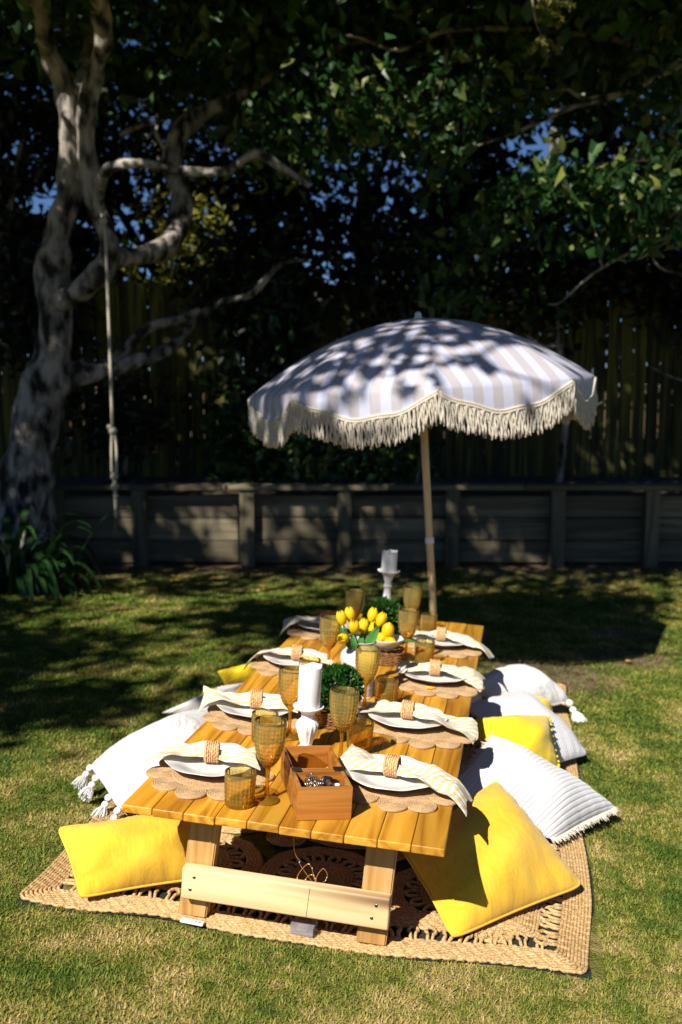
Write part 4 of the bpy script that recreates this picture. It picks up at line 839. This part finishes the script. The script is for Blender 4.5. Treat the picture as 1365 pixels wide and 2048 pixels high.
cushion('yellow_cushion', 'small yellow cushion corner tucked under the fluffy white one', [(1060, 1440, .04), (1103, 1438, .04), (1108, 1398, .07), (1030, 1400, .07)], .03, Y2, seed=14, piping=Y2)
cushion('white_cushion', 'white cushion end in the shade between table and fluffy cushion', [(925, 1420, .06), (966, 1405, .07), (958, 1362, .14), (915, 1365, .14)], .04, M['white_cloth'], seed=15)
# ------------------------------------------------------------------ place settings
def mat_petal():
    pr = []
    for r in np.arange(0, .0445, .0017): pr.append((max(r, .0006), .006+.0026*abs(math.sin(r/.0068*math.pi))))
    pr += [(.0465, .005), (.0455, .0005)]
    V, F = lathe(pr, 26, lambda r, z, t: (r*(1+.02*np.sin(3*t+1)), z+.0006*np.sin(23*t+r*1500))); return MB().add(V, F).mesh('petal', M['mat_jute'], True)
def mat_disc():
    pr = []
    for r in np.arange(0, .116, .0024): pr.append((max(r, .0006), .006+.0024*abs(math.sin(r/.0072*math.pi))))
    pr += [(.1175, .004), (.117, .0005)]
    V, F = lathe(pr, 48, lambda r, z, t: (r, z+.0005*np.sin(60*t+r*900))); return MB().add(V, F).mesh('centre', M['mat_jute'], True)
PET, DSC = mat_petal(), mat_disc()
def plate_mesh():
    prof = [(.0005, .012), (.06, .012), (.078, .014), (.095, .020), (.115, .0265), (.128, .029), (.1325, .0302), (.1335, .0288), (.130, .0265), (.112, .0215), (.094, .013), (.078, .006), (.070, .003), (.068, 0), (.062, 0), (.060, .005), (.0005, .006)]
    def fn(r, z, t):
        k = np.clip((r-.075)/.055, 0, 1); return r*(1+k*.022*np.sin(9*t)+k*.006*np.sin(4*t+1)), z+k*.0016*np.sin(9*t+.7)
    V, F = lathe(resample(np.array(prof), 3), 96, fn); V[:, :2] *= 1.06; return MB().add(V, F).mesh('plate', M['ceramic'], True)
PLT = plate_mesh()
def ring_mesh():
    """woven rattan band standing on edge: axis along local X"""
    b = MB(); nr, seg = 9, 60; rx = .0275; V = []
    th = np.linspace(0, 2*math.pi, seg, endpoint=False)
    for ro in (0, 1):
        for i, x in enumerate(np.linspace(-.0185, .0185, nr)):
            wv = .0012*np.sin(th*15+math.pi*(i % 2))+.001*(1-(x/.0185)**2)
            r = rx+(wv if ro == 0 else -.0035)
            V.append(np.stack([np.full(seg, x)+.0006*np.sin(th*30), r*np.cos(th)*.95, r*np.sin(th)*1.06], -1))
    V = np.array(V); F1 = grid_faces(nr, seg, True); F2 = F1[:, ::-1]+nr*seg
    b.add(V.reshape(-1, 3), np.concatenate([F1, F2]))
    for i, x in enumerate(np.linspace(-.0165, .0165, 6)):       # rattan strands
        t2 = np.linspace(0, 2*math.pi, 75, endpoint=False); r = rx+.0018+.0016*np.sin(t2*15+math.pi*(i % 2)); b.add(*tube(np.stack([np.full(75, x), r*np.cos(t2)*.95, r*np.sin(t2)*1.06], -1), .0021, 5, closed=True))
    for sx in (-1, 1):
        t2 = np.linspace(0, 2*math.pi, 60, endpoint=False); b.add(*tube(np.stack([np.full(60, .0195*sx), rx*np.cos(t2)*.95, rx*np.sin(t2)*1.06], -1), .0028, 5, closed=True))
    return b.mesh('napkin_ring', M['ring'], True)
RNG_ = ring_mesh()
def napkin_mesh(La, Lb, wa, wb, seed, edge_a=None, edge_b=None, lift_a=0, lift_b=0, bend=0.0, rot=0.0):
    r_ = np.random.default_rng(seed); na, nb = 61, 37; ph = r_.random(8)*6.28
    a = np.linspace(-1, 1, na)[:, None]; b = np.linspace(-1, 1, nb)[None, :]
    L = np.where(a < 0, La, Lb); x = a*L+0*b
    fan = sstep(.0, .85, np.abs(x)/.165); fan = np.clip(fan, 0, 1)
    wd = .018+fan*(np.where(a < 0, wa, wb)*1.15-.018)
    asym = np.where(a < 0, .2, -.15)*fan
    y = (b+asym*(1-b*b))*wd+bend*x*x*4
    # end hem is not straight: corner of the cloth
    x = x+np.sign(a)*fan*.022*(.5*b*np.sign(ph[0]-3)+.4*np.cos(b*3+ph[1]))
    rr = np.sqrt(x*x+y*y)
    base = np.where(rr < .115, .021+.010*np.clip((rr-.06)/.055, 0, 1), .031)
    base = base-np.clip((rr-.128)/.05, 0, 1)*.017
    A = .0115*(1-fan*.45)
    folds = np.sin(b*(5.5-2.2*fan)+ph[2]+x*7)*.6+np.sin(b*(9-3*fan)+ph[3]-x*11)*.4
    bundle = (1-fan)*.030*(1-b*b)**.5
    z = base+.007+bundle*.8+A*(folds+.9)*(.75+.25*np.cos(x*18+ph[4]))
    z = z+fan*.010*np.sin(b*2.2+ph[5]+x*20)
    z = z+.0016*np.sin(x*63+b*7+ph[6])*np.sin(b*11-x*40+ph[7])
    if lift_a: z = z+np.where(a < 0, lift_a*np.clip((-a-.45)/.55, 0, 1)**1.3*np.clip(.5+.5*b, 0, 1)**1.2, 0)
    if lift_b: z = z+np.where(a > 0, lift_b*np.clip((a-.5)/.5, 0, 1)**1.1*np.clip(.5+.5*b, 0, 1)**1.5, 0)
    for ed, sg in ((edge_a, -1), (edge_b, 1)):
        if ed is None: continue
        e = np.clip(x*sg-ed, 0, None); k = e > 0
        z = np.where(k, z-e*.45-e*e*3.0, z); x = np.where(k, sg*(ed+e*.85-e*e*1.5), x)
    V = np.stack([x, y, z], -1); U = np.stack([a*L+0*b, b*.115+0*a], -1)
    cs, sn = math.cos(rot), math.sin(rot); UV = np.stack([U[..., 0]*cs-U[..., 1]*sn, U[..., 0]*sn+U[..., 1]*cs], -1)
    f = grid_faces(na, nb); V = V.reshape(-1, 3); Vb = V-np.array([0, 0, .0011])
    return npmesh('napkin', np.concatenate([V, Vb]), np.concatenate([f, f[:, ::-1]+len(V)]), M['napkin'], True, np.concatenate([UV.reshape(-1, 2)]*2))
SET = [ # side, plate u,w ; mat u,w ; napkin yaw, args ; where
 ('L', .160, .312, .170, .275, 4, dict(La=.185, Lb=.145, wa=.062, wb=.06, lift_b=.035, edge_a=.168, rot=R(70)), 'front left'),
 ('L', .150, .866, .160, .840, 2, dict(La=.215, Lb=.17, wa=.055, wb=.055, lift_a=.085, edge_a=.16, rot=R(75)), 'second on the left'),
 ('L', .145, 1.550, .150, 1.520, -4, dict(La=.235, Lb=.16, wa=.06, wb=.06, edge_a=.155, rot=R(20)), 'third on the left'),
 ('L', .130, 2.215, .135, 2.190, 2, dict(La=.235, Lb=.15, wa=.085, wb=.055, edge_a=.145, lift_a=.05, rot=R(40)), 'far left'),
 ('R', .705, .385, .735, .375, -14, dict(La=.175, Lb=.265, wa=.072, wb=.05, edge_b=.195, lift_a=.03, rot=R(18)), 'front right'),
 ('R', .690, .945, .755, .915, -9, dict(La=.175, Lb=.265, wa=.062, wb=.06, edge_b=.22, rot=R(48)), 'second on the right'),
 ('R', .735, 1.545, .755, 1.505, -2, dict(La=.16, Lb=.215, wa=.058, wb=.062, edge_b=.16, lift_b=.03, rot=R(35)), 'third on the right'),
 ('R', .712, 2.155, .735, 2.130, -5, dict(La=.155, Lb=.27, wa=.055, wb=.058, edge_b=.185, rot=R(40)), 'far right')]
for i, (sd, pu, pw, mu, mw, yaw, kw, where) in enumerate(SET):
    m_ = empty('placemat', TT(mu, mw, .0004, random.uniform(0, .5))); tag(m_, f'round jute placemat with scalloped petal edge, {where} of the table', 'placemat', 'jute placemats')
    link('centre', DSC, m_, Matrix.Translation((0, 0, .0022)))
    for k in range(10):
        a = k*math.pi/5+random.uniform(-.02, .02); link('petal', PET, m_, Matrix.Translation((math.cos(a)*.146, math.sin(a)*.146, .0006*(k % 2))) @ Matrix.Rotation(a*2.3, 4, 'Z'))
    tag(link('dinner_plate', PLT, None, TT(pu, pw, .0118, random.uniform(0, 3))), f'white wavy rimmed dinner plate, {where} of the table', 'plate', 'white dinner plates')
    nm = napkin_mesh(seed=20+i, **kw); tag(link('napkin', nm, None, TT(pu, pw, .0118, R(yaw))), f'yellow and white striped napkin on the plate, {where} of the table', 'napkin', 'striped napkins')
    tag(link('napkin_ring', RNG_, None, TT(pu, pw, 0.0118+.049, R(yaw+(8 if sd == 'L' else 6))) @ Matrix.Rotation(R(-6), 4, 'X')), f'woven rattan napkin ring around the napkin, {where} of the table', 'napkin ring', 'rattan napkin rings')

# ------------------------------------------------------------------ glasses
def glass_mesh(name, outer, inner, f, kz, z0, z1, deep):
    """outer and inner walls of a moulded glass with a lozenge pattern of dimples"""
    seg = 108; Vo, Fo = lathe(outer, seg); Vi, Fi = lathe(inner, seg); t = np.arctan2(Vo[:, 1], Vo[:, 0]); z = Vo[:, 2]; r = np.hypot(Vo[:, 0], Vo[:, 1])
    pat = np.sin(f*t+kz*z)*np.sin(f*t-kz*z); k = ((z > z0) & (z < z1) & (r > .02)).astype(float)
    Vo[:, :2] *= (1+k*.0016*pat/np.maximum(r, .01))[:, None]
    body = sstep(deep[0], deep[1], z); at_ = np.where(k > 0, np.clip(.30+.48*body+.33*pat, .05, 1), .28+.5*body)
    n = len(Vo); s = len(outer)-1; j = np.arange(seg); j2 = (j+1) % seg
    F = np.concatenate([Fo, Fi+n, np.stack([s*seg+j, s*seg+j2, n+j2, n+j], -1)])
    me = npmesh(name, np.concatenate([Vo, Vi]), F, M['amber'], True, attr=np.concatenate([at_, np.full(len(Vi), .9)]))
    me.materials.append(M['amber_in']); mi = np.zeros(len(F), np.int32); mi[len(Fo):len(Fo)+len(Fi)] = 1; me.polygons.foreach_set('material_index', mi); return me
def goblet_mesh():
    foot = resample(np.array([(.0005, .0), (.034, .0), (.0375, .0015), (.037, .004), (.022, .0075), (.011, .012), (.0068, .022)]), 4)
    stem = resample(np.array([(.0068, .022), (.0056, .05), (.0058, .08), (.0080, .098)]), 6)[1:]
    bowl = resample(np.array([(.0080, .098), (.016, .106), (.0265, .120), (.036, .142), (.0425, .170), (.0455, .200), (.046, .238)]), 9)[1:]
    inn = resample(np.array([(.0435, .2385), (.043, .200), (.040, .170), (.0335, .143), (.024, .122), (.013, .112), (.0005, .110)]), 3)
    return glass_mesh('goblet', np.concatenate([foot, stem, bowl]), inn, 11, 250, .116, .233, (.10, .17))
def tumbler_mesh():
    o_ = resample(np.array([(.0005, .0), (.034, .0), (.0385, .002), (.040, .008), (.0415, .03), (.0435, .065), (.0445, .098)]), 9)
    inn = resample(np.array([(.0415, .0985), (.0405, .065), (.0385, .03), (.036, .012), (.0005, .010)]), 3)
    return glass_mesh('tumbler', o_, inn, 11, 260, .008, .090, (.0, .09))
GB, TB = goblet_mesh(), tumbler_mesh()
for u, w, lab in ((.376, .151, 'amber dimpled goblet in front, beside the wooden cutlery caddy'), (.317, .683, 'amber dimpled goblet left of the front white candle'), (.525, .516, 'amber dimpled goblet behind the cutlery caddy, right of the wicker basket'), (.515, 1.069, 'amber dimpled goblet in front of the white tulip jug'),
                  (.290, 1.508, 'amber dimpled goblet left of the tulips'), (.585, 1.80, 'amber dimpled goblet right of the lemon bowl'), (.292, 2.12, 'amber dimpled goblet far left, behind the tulip heads'), (.545, 2.34, 'amber dimpled goblet farthest away, next to the parasol pole')):
    tag(link('goblet', GB, None, TT(u, w, .0006, random.uniform(0, 6))), lab, 'goblet', 'amber goblets')
for u, w, lab in ((.310, .100, 'amber dimpled tumbler at the front edge of the table'), (.246, .617, 'amber dimpled tumbler behind the front goblet'), (.564, .647, 'amber dimpled tumbler beside the goblet behind the caddy'), (.247, 1.33, 'amber dimpled tumbler behind the front white candle'),
                  (.581, 1.171, 'amber dimpled tumbler right of the goblet before the jug'), (.664, 1.831, 'amber dimpled tumbler beside the third right napkin'), (.627, 2.399, 'amber dimpled tumbler at the far end below the parasol pole')):
    tag(link('tumbler', TB, None, TT(u, w, .0006, random.uniform(0, 6))), lab, 'tumbler', 'amber tumblers')

# ------------------------------------------------------------------ candles and holders
def candle_mesh(r, h):
    prof = [(.0005, 0), (r*.97, 0), (r, .003), (r, h*.5), (r, h-.004), (r*.97, h), (r*.9, h-.002), (r*.84, h-.014), (.0005, h-.017)]
    def fn(rr, z, t): return rr*(1+.004*np.sin(5*t)), z+np.where(z > h*.8, .0035*np.sin(2*t+.5)+.002*np.sin(5*t), 0)
    return MB().add(*lathe(prof, 40, fn)).mesh('wax', M['wax'], True)
def candle(m, r, h, lab):
    o = empty('pillar_candle', m); tag(o, lab, 'candle', 'white pillar candles'); link('wax', candle_mesh(r, h), o)
    V, F = lathe([(.0025, h-.018), (.005, h-.006), (.004, h+.002), (.0005, h+.011)], 12); link('wick', MB().add(V, F).mesh('wick', M['wax'], True), o)
def holder(m, lab, prof, nfl, z0, z1):
    o = empty('candle_holder', m); tag(o, lab, 'candle holder', 'white turned candle holders')
    def fn(r, z, t):
        k = sstep(z0, z0+.01, z)*(1-sstep(z1-.01, z1, z)); return r*(1-.09*k*np.abs(np.sin(t*nfl/2+z*9))**.6), z
    P_ = resample(np.array(prof), 5); link('stem', MB().add(*lathe(P_, 96, fn)).mesh('stem', M['white_paint'], True), o); return o
h1 = [(.0005, 0), (.032, 0), (.034, .006), (.024, .012), (.020, .018), (.023, .030), (.031, .055), (.0385, .078), (.0375, .092), (.026, .104), (.020, .110), (.0225, .116), (.022, .122)]
o = holder(TT(.397, .587, .0005), 'short white fluted candle holder in front of the wicker basket', h1, 14, .02, .102)
link('dish', MB().add(*lathe([(.022, .119), (.024, .128), (.034, .135), (.047, .141), (.0515, .149), (.050, .151), (.044, .146), (.020, .143), (.0005, .143)], 48)).mesh('dish', M['white_paint'], True), o)
candle(TT(.397, .587, .1440), .0375, .142, 'white pillar candle on the short front candle holder')
h2 = [(.0005, 0), (.055, 0), (.057, .008), (.048, .018), (.042, .03), (.034, .07), (.024, .12), (.018, .155), (.0165, .17), (.021, .176), (.021, .182), (.0165, .188), (.020, .205), (.026, .222), (.03, .232)]
h2 = [(r, z*1.17) for r, z in h2]
o = holder(TT(.405, 2.45, .0005), 'tall white fluted candle holder at the far end of the table', h2, 18, .03, .185)
link('dish', MB().add(*lathe([(.03, .268), (.034, .275), (.050, .281), (.0575, .289), (.056, .292), (.048, .287), (.0005, .285)], 48)).mesh('dish', M['white_paint'], True), o)
candle(TT(.405, 2.45, .2865), .039, .105, 'white pillar candle on the tall candle holder at the far end')

# ------------------------------------------------------------------ cutlery caddy
CZ = R(21.8); cdm = TT(.489, .046, .0008, CZ); cad = empty('cutlery_caddy', cdm); tag(cad, 'brown wooden cutlery caddy of two joined boxes at the front of the table', 'caddy')
CW, CL, CH, th = .153, .326, .093, .010
for k, y0, y1 in ((0, 0, CL*.40), (1, CL*.40+.004, CL)):
    d = y1-y0; hh = CH
    for nm, sx_, sy_, cx, cy in (('side', CW, th, CW/2, y0+th/2), ('side', CW, th, CW/2, y1-th/2), ('side', th, d-2*th-.001, th/2+.0005, (y0+y1)/2), ('side', th, d-2*th-.001, CW-th/2-.0005, (y0+y1)/2)):
        link(nm, box_mesh(nm, sx_, sy_, hh, M['caddy'], .0018, 2), cad, Matrix.Translation((cx, cy, hh/2)))
    link('base', box_mesh('base', CW-.026, d-.026, .008, M['caddy'], 0), cad, Matrix.Translation((CW/2, (y0+y1)/2, .006)))
for x in (.016, CW-.016): link('bracket', box_mesh('bracket', .028, .03, .0015, M['iron'], .0006, 1), cad, Matrix.Translation((x, CL*.40+.002, CH+.001)))
def spoon_mesh():
    b = MB(); n_ = 12; th_ = np.linspace(0, 2*math.pi, 20, endpoint=False); V = []
    for s in np.linspace(0, 1, 6): V.append(np.stack([.0195*s*np.cos(th_), .030*s*np.sin(th_)*(1-.12*np.sin(th_)), -.008*(1-s*s)+0*th_], -1))
    b.add(np.array(V).reshape(-1, 3), grid_faces(6, 20, True)); b.add(*tube([(0, -.026, 0), (0, -.05, .006), (0, -.11, .004), (0, -.15, 0)], [.004, .0028, .0032, .005], 8, 4)); return b.mesh('spoon', M['steel'], True)
def fork_mesh():
    b = MB(); b.add(*tube([(0, -.15, 0), (0, -.1, .003), (0, -.03, .006), (0, -.015, .002)], [.005, .0032, .003, .006], 8, 4))
    for k in range(4): x = -.009+k*.006; b.add(*tube([(x*.6, -.016, .002), (x, 0, -.002), (x, .02, 0), (x*.95, .04, .006)], [.0024, .002, .0018, .0008], 6, 3))
    return b.mesh('fork', M['steel'], True)
SPN, FRK = spoon_mesh(), fork_mesh()
for i, (x, y, me, rz, lab) in enumerate(((.112, .085, SPN, 8, 'steel spoon with its bowl up on the right in the caddy'), (.095, .098, SPN, -6, 'steel spoon behind the right spoon in the caddy'), (.074, .085, FRK, 4, 'steel fork in the middle of the caddy'), (.058, .09, FRK, -5, 'steel fork second from the left in the caddy'), (.042, .085, FRK, 3, 'steel fork leftmost in the caddy'), (.05, .105, FRK, -8, 'steel fork at the back left of the caddy'))):
    m_ = cdm @ Matrix.Translation((x, y-.012, .074+.004*(i % 2))) @ Matrix.Rotation(R(rz), 4, 'Y') @ Matrix.Rotation(R(58), 4, 'X') @ Matrix.Diagonal((1, .52 if me is SPN else .46, 1, 1))
    tag(link('spoon' if me is SPN else 'fork', me, None, m_), lab, 'cutlery', 'cutlery in the caddy')

# ------------------------------------------------------------------ boxwood balls, basket, jug, tulips, lemons
def box_ball(m, r, n, lab):
    o = empty('boxwood_ball', m); tag(o, lab, 'topiary', 'boxwood balls')
    u = rng.normal(size=(n, 3)); u /= np.linalg.norm(u, axis=1)[:, None]; bump = 1+.07*np.sin(u[:, 0]*9+2)*np.sin(u[:, 1]*8)*np.sin(u[:, 2]*7+1)
    P = u*(r*(.80+.2*rng.random(n)**.6)*bump)[:, None]; D = u+rng.normal(size=(n, 3))*.65+np.array([0, 0, .25])
    V, F = leaves_np(P, D, .017+.009*rng.random(n), .64, .45); V[:, 2] += r
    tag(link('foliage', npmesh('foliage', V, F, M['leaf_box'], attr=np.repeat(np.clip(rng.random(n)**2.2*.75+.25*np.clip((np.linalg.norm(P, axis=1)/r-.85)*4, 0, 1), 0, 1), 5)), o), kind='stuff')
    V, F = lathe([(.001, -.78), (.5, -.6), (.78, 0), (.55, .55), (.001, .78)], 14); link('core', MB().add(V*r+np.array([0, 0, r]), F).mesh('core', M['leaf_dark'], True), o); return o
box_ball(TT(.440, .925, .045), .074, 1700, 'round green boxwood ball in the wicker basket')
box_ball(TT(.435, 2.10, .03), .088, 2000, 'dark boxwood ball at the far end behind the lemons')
def basket(m, rx, ry, h, lab):
    o = empty('wicker_basket', m); tag(o, lab, 'basket', 'wicker baskets'); ns = 26
    for k in range(9):
        z = .004+k*h/9; t = np.linspace(0, 2*math.pi, 78, endpoint=False); fl = 1+.10*k/9
        sq = (np.abs(np.cos(t))**4+np.abs(np.sin(t))**4)**-.25*.92; wv = .0022*np.sin(t*ns/2+math.pi*(k % 2))
        link('weaver', MB().add(*tube(np.stack([(rx*fl*sq+wv)*np.cos(t), (ry*fl*sq+wv)*np.sin(t), z+.001*np.sin(t*7+k)], -1), h/9*.52, 5, closed=True)).mesh('weaver', M['wicker'], True), o)
    b = MB()
    for k in range(ns):
        a = 2*math.pi*k/ns; sq = (abs(math.cos(a))**4+abs(math.sin(a))**4)**-.25*.92; b.add(*tube([(rx*sq*math.cos(a), ry*sq*math.sin(a), 0), (rx*1.1*sq*math.cos(a), ry*1.1*sq*math.sin(a), h+.004)], .0024, 5))
    link('stakes', b.mesh('stakes', M['wicker']), o); V, F = lathe([(.0005, .003), (rx*1.0, .003)], 24); link('base', MB().add(V, F).mesh('base', M['wicker']), o)
basket(TT(.440, .880, .0006, R(12)), .078, .062, .052, 'small brown wicker basket holding the boxwood ball')
basket(TT(.492, 1.78, .0006, R(5)), .085, .075, .055, 'brown wicker basket under the white lemon bowl')
JM = TT(.462, 1.245, .0005) @ Matrix.Scale(1.06, 4); jug = empty('white_jug', JM); tag(jug, 'white ribbed ceramic jug holding yellow tulips', 'jug')
jp = resample(np.array([(.0005, 0), (.050, 0), (.053, .004), (.0545, .02), (.056, .05), (.060, .085), (.069, .115), (.0735, .138), (.070, .158), (.057, .172), (.051, .180), (.052, .196), (.056, .206), (.0535, .207), (.049, .196), (.048, .18), (.06, .15), (.045, .05), (.0005, .03)]), 5)
link('body', MB().add(*lathe(jp, 56, lambda r, z, t: (r+np.where((z < .085) & (r > .05), .0007*np.sin(z*700), 0), z))).mesh('body', M['ceramic'], True), jug)
t2 = np.linspace(0, 2*math.pi, 56, endpoint=False); link('rim_line', MB().add(*tube(np.stack([.0555*np.cos(t2), .0555*np.sin(t2), .2045+0*t2], -1), .0016, 6, closed=True)).mesh('rim_line', M['ink'], True), jug)
jm = Matrix(JM); jbase = np.array(jm.translation)
def bloom_mesh(seed):
    r_ = random.Random(seed); b = MB(); h = .056
    for ly in range(2):
        for k in range(3):
            a0 = k*2*math.pi/3+ly*math.pi/3; nu, nv = 9, 7; V = []
            for s in np.linspace(0, 1, nu):
                prof = .0195*math.sin(math.pi*(.10+.74*s))**.7*(1-.25*max(0, s-.7)/.3); wa = (.95*math.sin(math.pi*(.16+.80*s))**.7)*1.05
                for q in np.linspace(-1, 1, nv):
                    a = a0+q*wa; rr = prof*(1+.05*(1-ly))*(1-.04*q*q); V.append((rr*math.cos(a), rr*math.sin(a), h*(s*(1-.10*q*q*s))+ly*.0015))
            b.add(V, grid_faces(nu, nv))
    return b.mesh('bloom', M['tulip'], True)
BM = [bloom_mesh(k) for k in range(3)]
TUL = [(684, 1238, 3.78, 'leftmost upper'), (700, 1231, 3.83, 'upper left, behind the leftmost'), (709, 1256, 3.74, 'middle left'), (688, 1278, 3.70, 'lowest left, drooping'), (727, 1254, 3.80, 'centre'), (745, 1232, 3.84, 'tallest'), (762, 1241, 3.82, 'rightmost'), (746, 1256, 3.90, 'half hidden behind the right heads')]
for i, (px, py, Y, nm) in enumerate(TUL):
    hd = at(px, py, Y); root = jbase+np.array([(px-722)*.0004, (i % 3-1)*.012, .16]); neck = jbase+np.array([(px-722)*.00075, (Y-3.78)*.3, .205])
    o = empty('tulip', Matrix.Translation(root)); tag(o, f'yellow tulip in the white jug, {nm}', 'tulip', 'yellow tulips')
    d = hd-neck; d /= np.linalg.norm(d); d = d+np.array([0, 0, .35]) if i != 3 else d*np.array([1, 1, .4]); d /= np.linalg.norm(d); bs = hd-d*.024
    link('stem', MB().add(*tube(np.array([root, neck, (neck+bs)/2+np.array([0, 0, .006]), bs])-root, .0033, 7, 5)).mesh('stem', M['tulip_green'], True), o)
    qd = Vector(d).to_track_quat('Z', 'Y').to_matrix().to_4x4(); link('bloom', BM[i % 3], o, Matrix.Translation(bs-root) @ qd @ Matrix.Rotation(i*.8, 4, 'Z') @ Matrix.Diagonal((1.05, 1.05, 1.04, 1)))
    if i in (0, 2, 4, 5, 6, 7):
        t = np.linspace(0, 1, 10); e = hd+np.array([.006*(1 if i % 2 else -1), -.016, -.018-.03*(i % 2)]); C0 = neck+np.array([0, -.05, -.012])
        pth = C0+(e-C0)*t[:, None]+np.array([0, -.02, 0])*np.sin(t*math.pi)[:, None]; wd = .0145*np.sin(np.pi*np.clip(t*.9+.1, 0, 1))**.8; wd[-1] = .0005; sd = np.array([.93, .1, -.3])
        V = np.concatenate([pth-sd*wd[:, None]+np.array([0, -.004, 0]), pth, pth+sd*wd[:, None]+np.array([0, -.004, 0])])-root; link('leaf', MB().add(V, grid_faces(3, 10)).mesh('leaf', M['tulip_green'], True), o)
BWM = TT(.492, 1.775, .056)
bowl = MB().add(*lathe(resample(np.array([(.0005, .0), (.03, 0), (.034, .004), (.055, .018), (.075, .040), (.082, .052), (.0805, .053), (.07, .04), (.05, .02), (.0005, .008)]), 3), 48)).mesh('serving_bowl', M['ceramic'], True)
tag(link('serving_bowl', bowl, None, BWM), 'small white bowl of lemons on the wicker basket', 'bowl')
lem = MB().add(*lathe([(.0005, -.041), (.004, -.040), (.008, -.035), (.018, -.028), (.0265, -.012), (.028, .002), (.0255, .016), (.017, .028), (.008, .034), (.005, .038), (.0005, .040)], 22)).mesh('lemon', M['lemon'], True)
for u, w, h, rx, rz, lab in ((.475, 1.765, .060, 80, 10, 'lemon on the left in the white bowl'), (.512, 1.755, .046, 75, 60, 'lemon at the front of the white bowl'), (.497, 1.80, .048, 70, 130, 'lemon at the back of the white bowl'), (.500, 1.782, .098, 20, 30, 'lemon on top of the pile in the white bowl')):
    tag(link('lemon', lem, None, TT(u, w, .056+h-.012) @ Matrix.Rotation(R(rz), 4, 'Z') @ Matrix.Rotation(R(rx), 4, 'X')), lab, 'lemon', 'lemons in the bowl')
t = np.linspace(0, 1, 9); pth = np.stack([t*.115, 0*t, .02*np.sin(t*2.6)-.012*t], -1); wd = .019*np.sin(np.pi*np.clip(t*.94+.04, 0, 1))**.9; sd = np.array([0, 1, .25]); V = np.concatenate([pth-sd*wd[:, None]*np.array([1, 1, -1]), pth, pth+sd*wd[:, None]])
tag(link('lemon_leaf', MB().add(V, grid_faces(3, 9)).mesh('lemon_leaf', M['tulip_green'], True), None, TT(.545, 1.735, .098, R(8))), 'single green leaf sticking out of the lemon bowl', 'leaf')
V, F = leaves_np(np.zeros((6, 3)), np.array([[1, .1, .2], [.6, .6, .15], [-.1, 1, .2], [-.8, .3, .1], [.2, -.9, .12], [-.6, -.6, .2]]), .028, .4)
tag(link('dried_flower', npmesh('dried_flower', V, F, M['lemon']), None, TT(.735, 1.40, .012)), 'small pale yellow dried flower beside the third right plate', 'flower')

# ------------------------------------------------------------------ fairy lights and small things by the front legs
fo = TT(.545, .09, -.2); fl = empty('fairy_light_wire', fo); tag(fl, 'thin copper fairy light wire hanging from the table front', 'fairy lights')
fi = fo.inverted()
def wpt(px, py, w=.105):
    r = ray(px, py); P0 = T0+V1*w; q = CAMP+r*(np.dot(P0-CAMP, V1)/np.dot(r, V1)); return np.array(fi @ Vector(q))
for pts, w in (([(588, 1672), (589, 1700), (594, 1715), (601, 1722), (599, 1726), (606, 1738), (616, 1752), (627, 1768), (630, 1790)], .11), ([(597, 1768), (595, 1755), (602, 1742), (612, 1731), (619, 1729), (625, 1740), (628, 1755), (634, 1770), (632, 1790)], .105), ([(599, 1772), (608, 1762), (618, 1752), (625, 1750), (631, 1756), (633, 1772)], .1), ([(633, 1775), (634, 1755), (640, 1744), (647, 1738), (653, 1744), (655, 1752), (652, 1761), (645, 1768), (647, 1780)], .112)):
    P = [wpt(a, b, w) for a, b in pts]; link('wire', MB().add(*tube(P, .0009, 5, 5)).mesh('wire', M['copper'], True), fl)
bd = MB().add(*lathe([(.0003, -.0028), (.0019, -.0015), (.0019, .0015), (.0003, .0028)], 8)).mesh('bulb', M['wax'], True)
for a, b in ((599, 1725), (619, 1729), (625, 1737), (628, 1751), (612, 1760), (654, 1756), (652, 1761), (595, 1757), (631, 1757)): link('bulb', bd, fl, Matrix.Translation(wpt(a, b, .1)) @ Matrix.Scale(.65, 4))
bm0 = GG(.512, .128, .017, R(-3)); bp = empty('battery_box', bm0); tag(bp, 'clear plastic battery box for fairy lights under the crossbar', 'battery box')
for nm, s, c in (('case', (.068, .062, .002), (0, 0, .001)), ('case', (.068, .062, .002), (0, 0, .0235)), ('case', (.068, .002, .0195), (0, -.029, .0123)), ('case', (.068, .002, .0195), (0, .029, .0123)), ('case', (.002, .055, .0195), (-.032, 0, .0123)), ('case', (.002, .055, .0195), (.032, 0, .0123))):
    link(nm, box_mesh(nm, *s, M['clear'], 0), bp, Matrix.Translation(c))
for k, y in enumerate((-.016, .0, .016)):
    bt_ = link('battery', MB().add(*tube([(-.021, 0, 0), (.019, 0, 0)], .0068, 14)).mesh('battery', M['cream_ink'], True), bp, Matrix.Translation((-.004, y, .0115)))
    link('band', MB().add(*tube([(-.0215, 0, 0), (-.013, 0, 0)], .0071, 14)).mesh('band', M['red_ink'], True), bt_); link('terminal', MB().add(*tube([(.019, 0, 0), (.0215, 0, 0)], .0025, 8)).mesh('terminal', M['steel'], True), bt_)
link('switch', box_mesh('switch', .008, .012, .006, M['ink'], .001, 1), bp, Matrix.Translation((.024, -.012, .012)))
pk = empty('white_packet', GG(.196, .077, .014, R(-4))); tag(pk, 'small white printed strip lying at the foot of the left leg', 'packet')
link('strip', box_mesh('strip', .07, .018, .007, M['plastic'], .002, 2), pk, Matrix.Translation((0, 0, .004)))
for x, w_ in ((.012, .004), (.019, .003), (.024, .005)): link('mark', box_mesh('mark', w_, .004, .0004, M['ink'], 0), pk, Matrix.Translation((x, -.001, .0079)) @ Matrix.Rotation(x*60, 4, 'Z'))
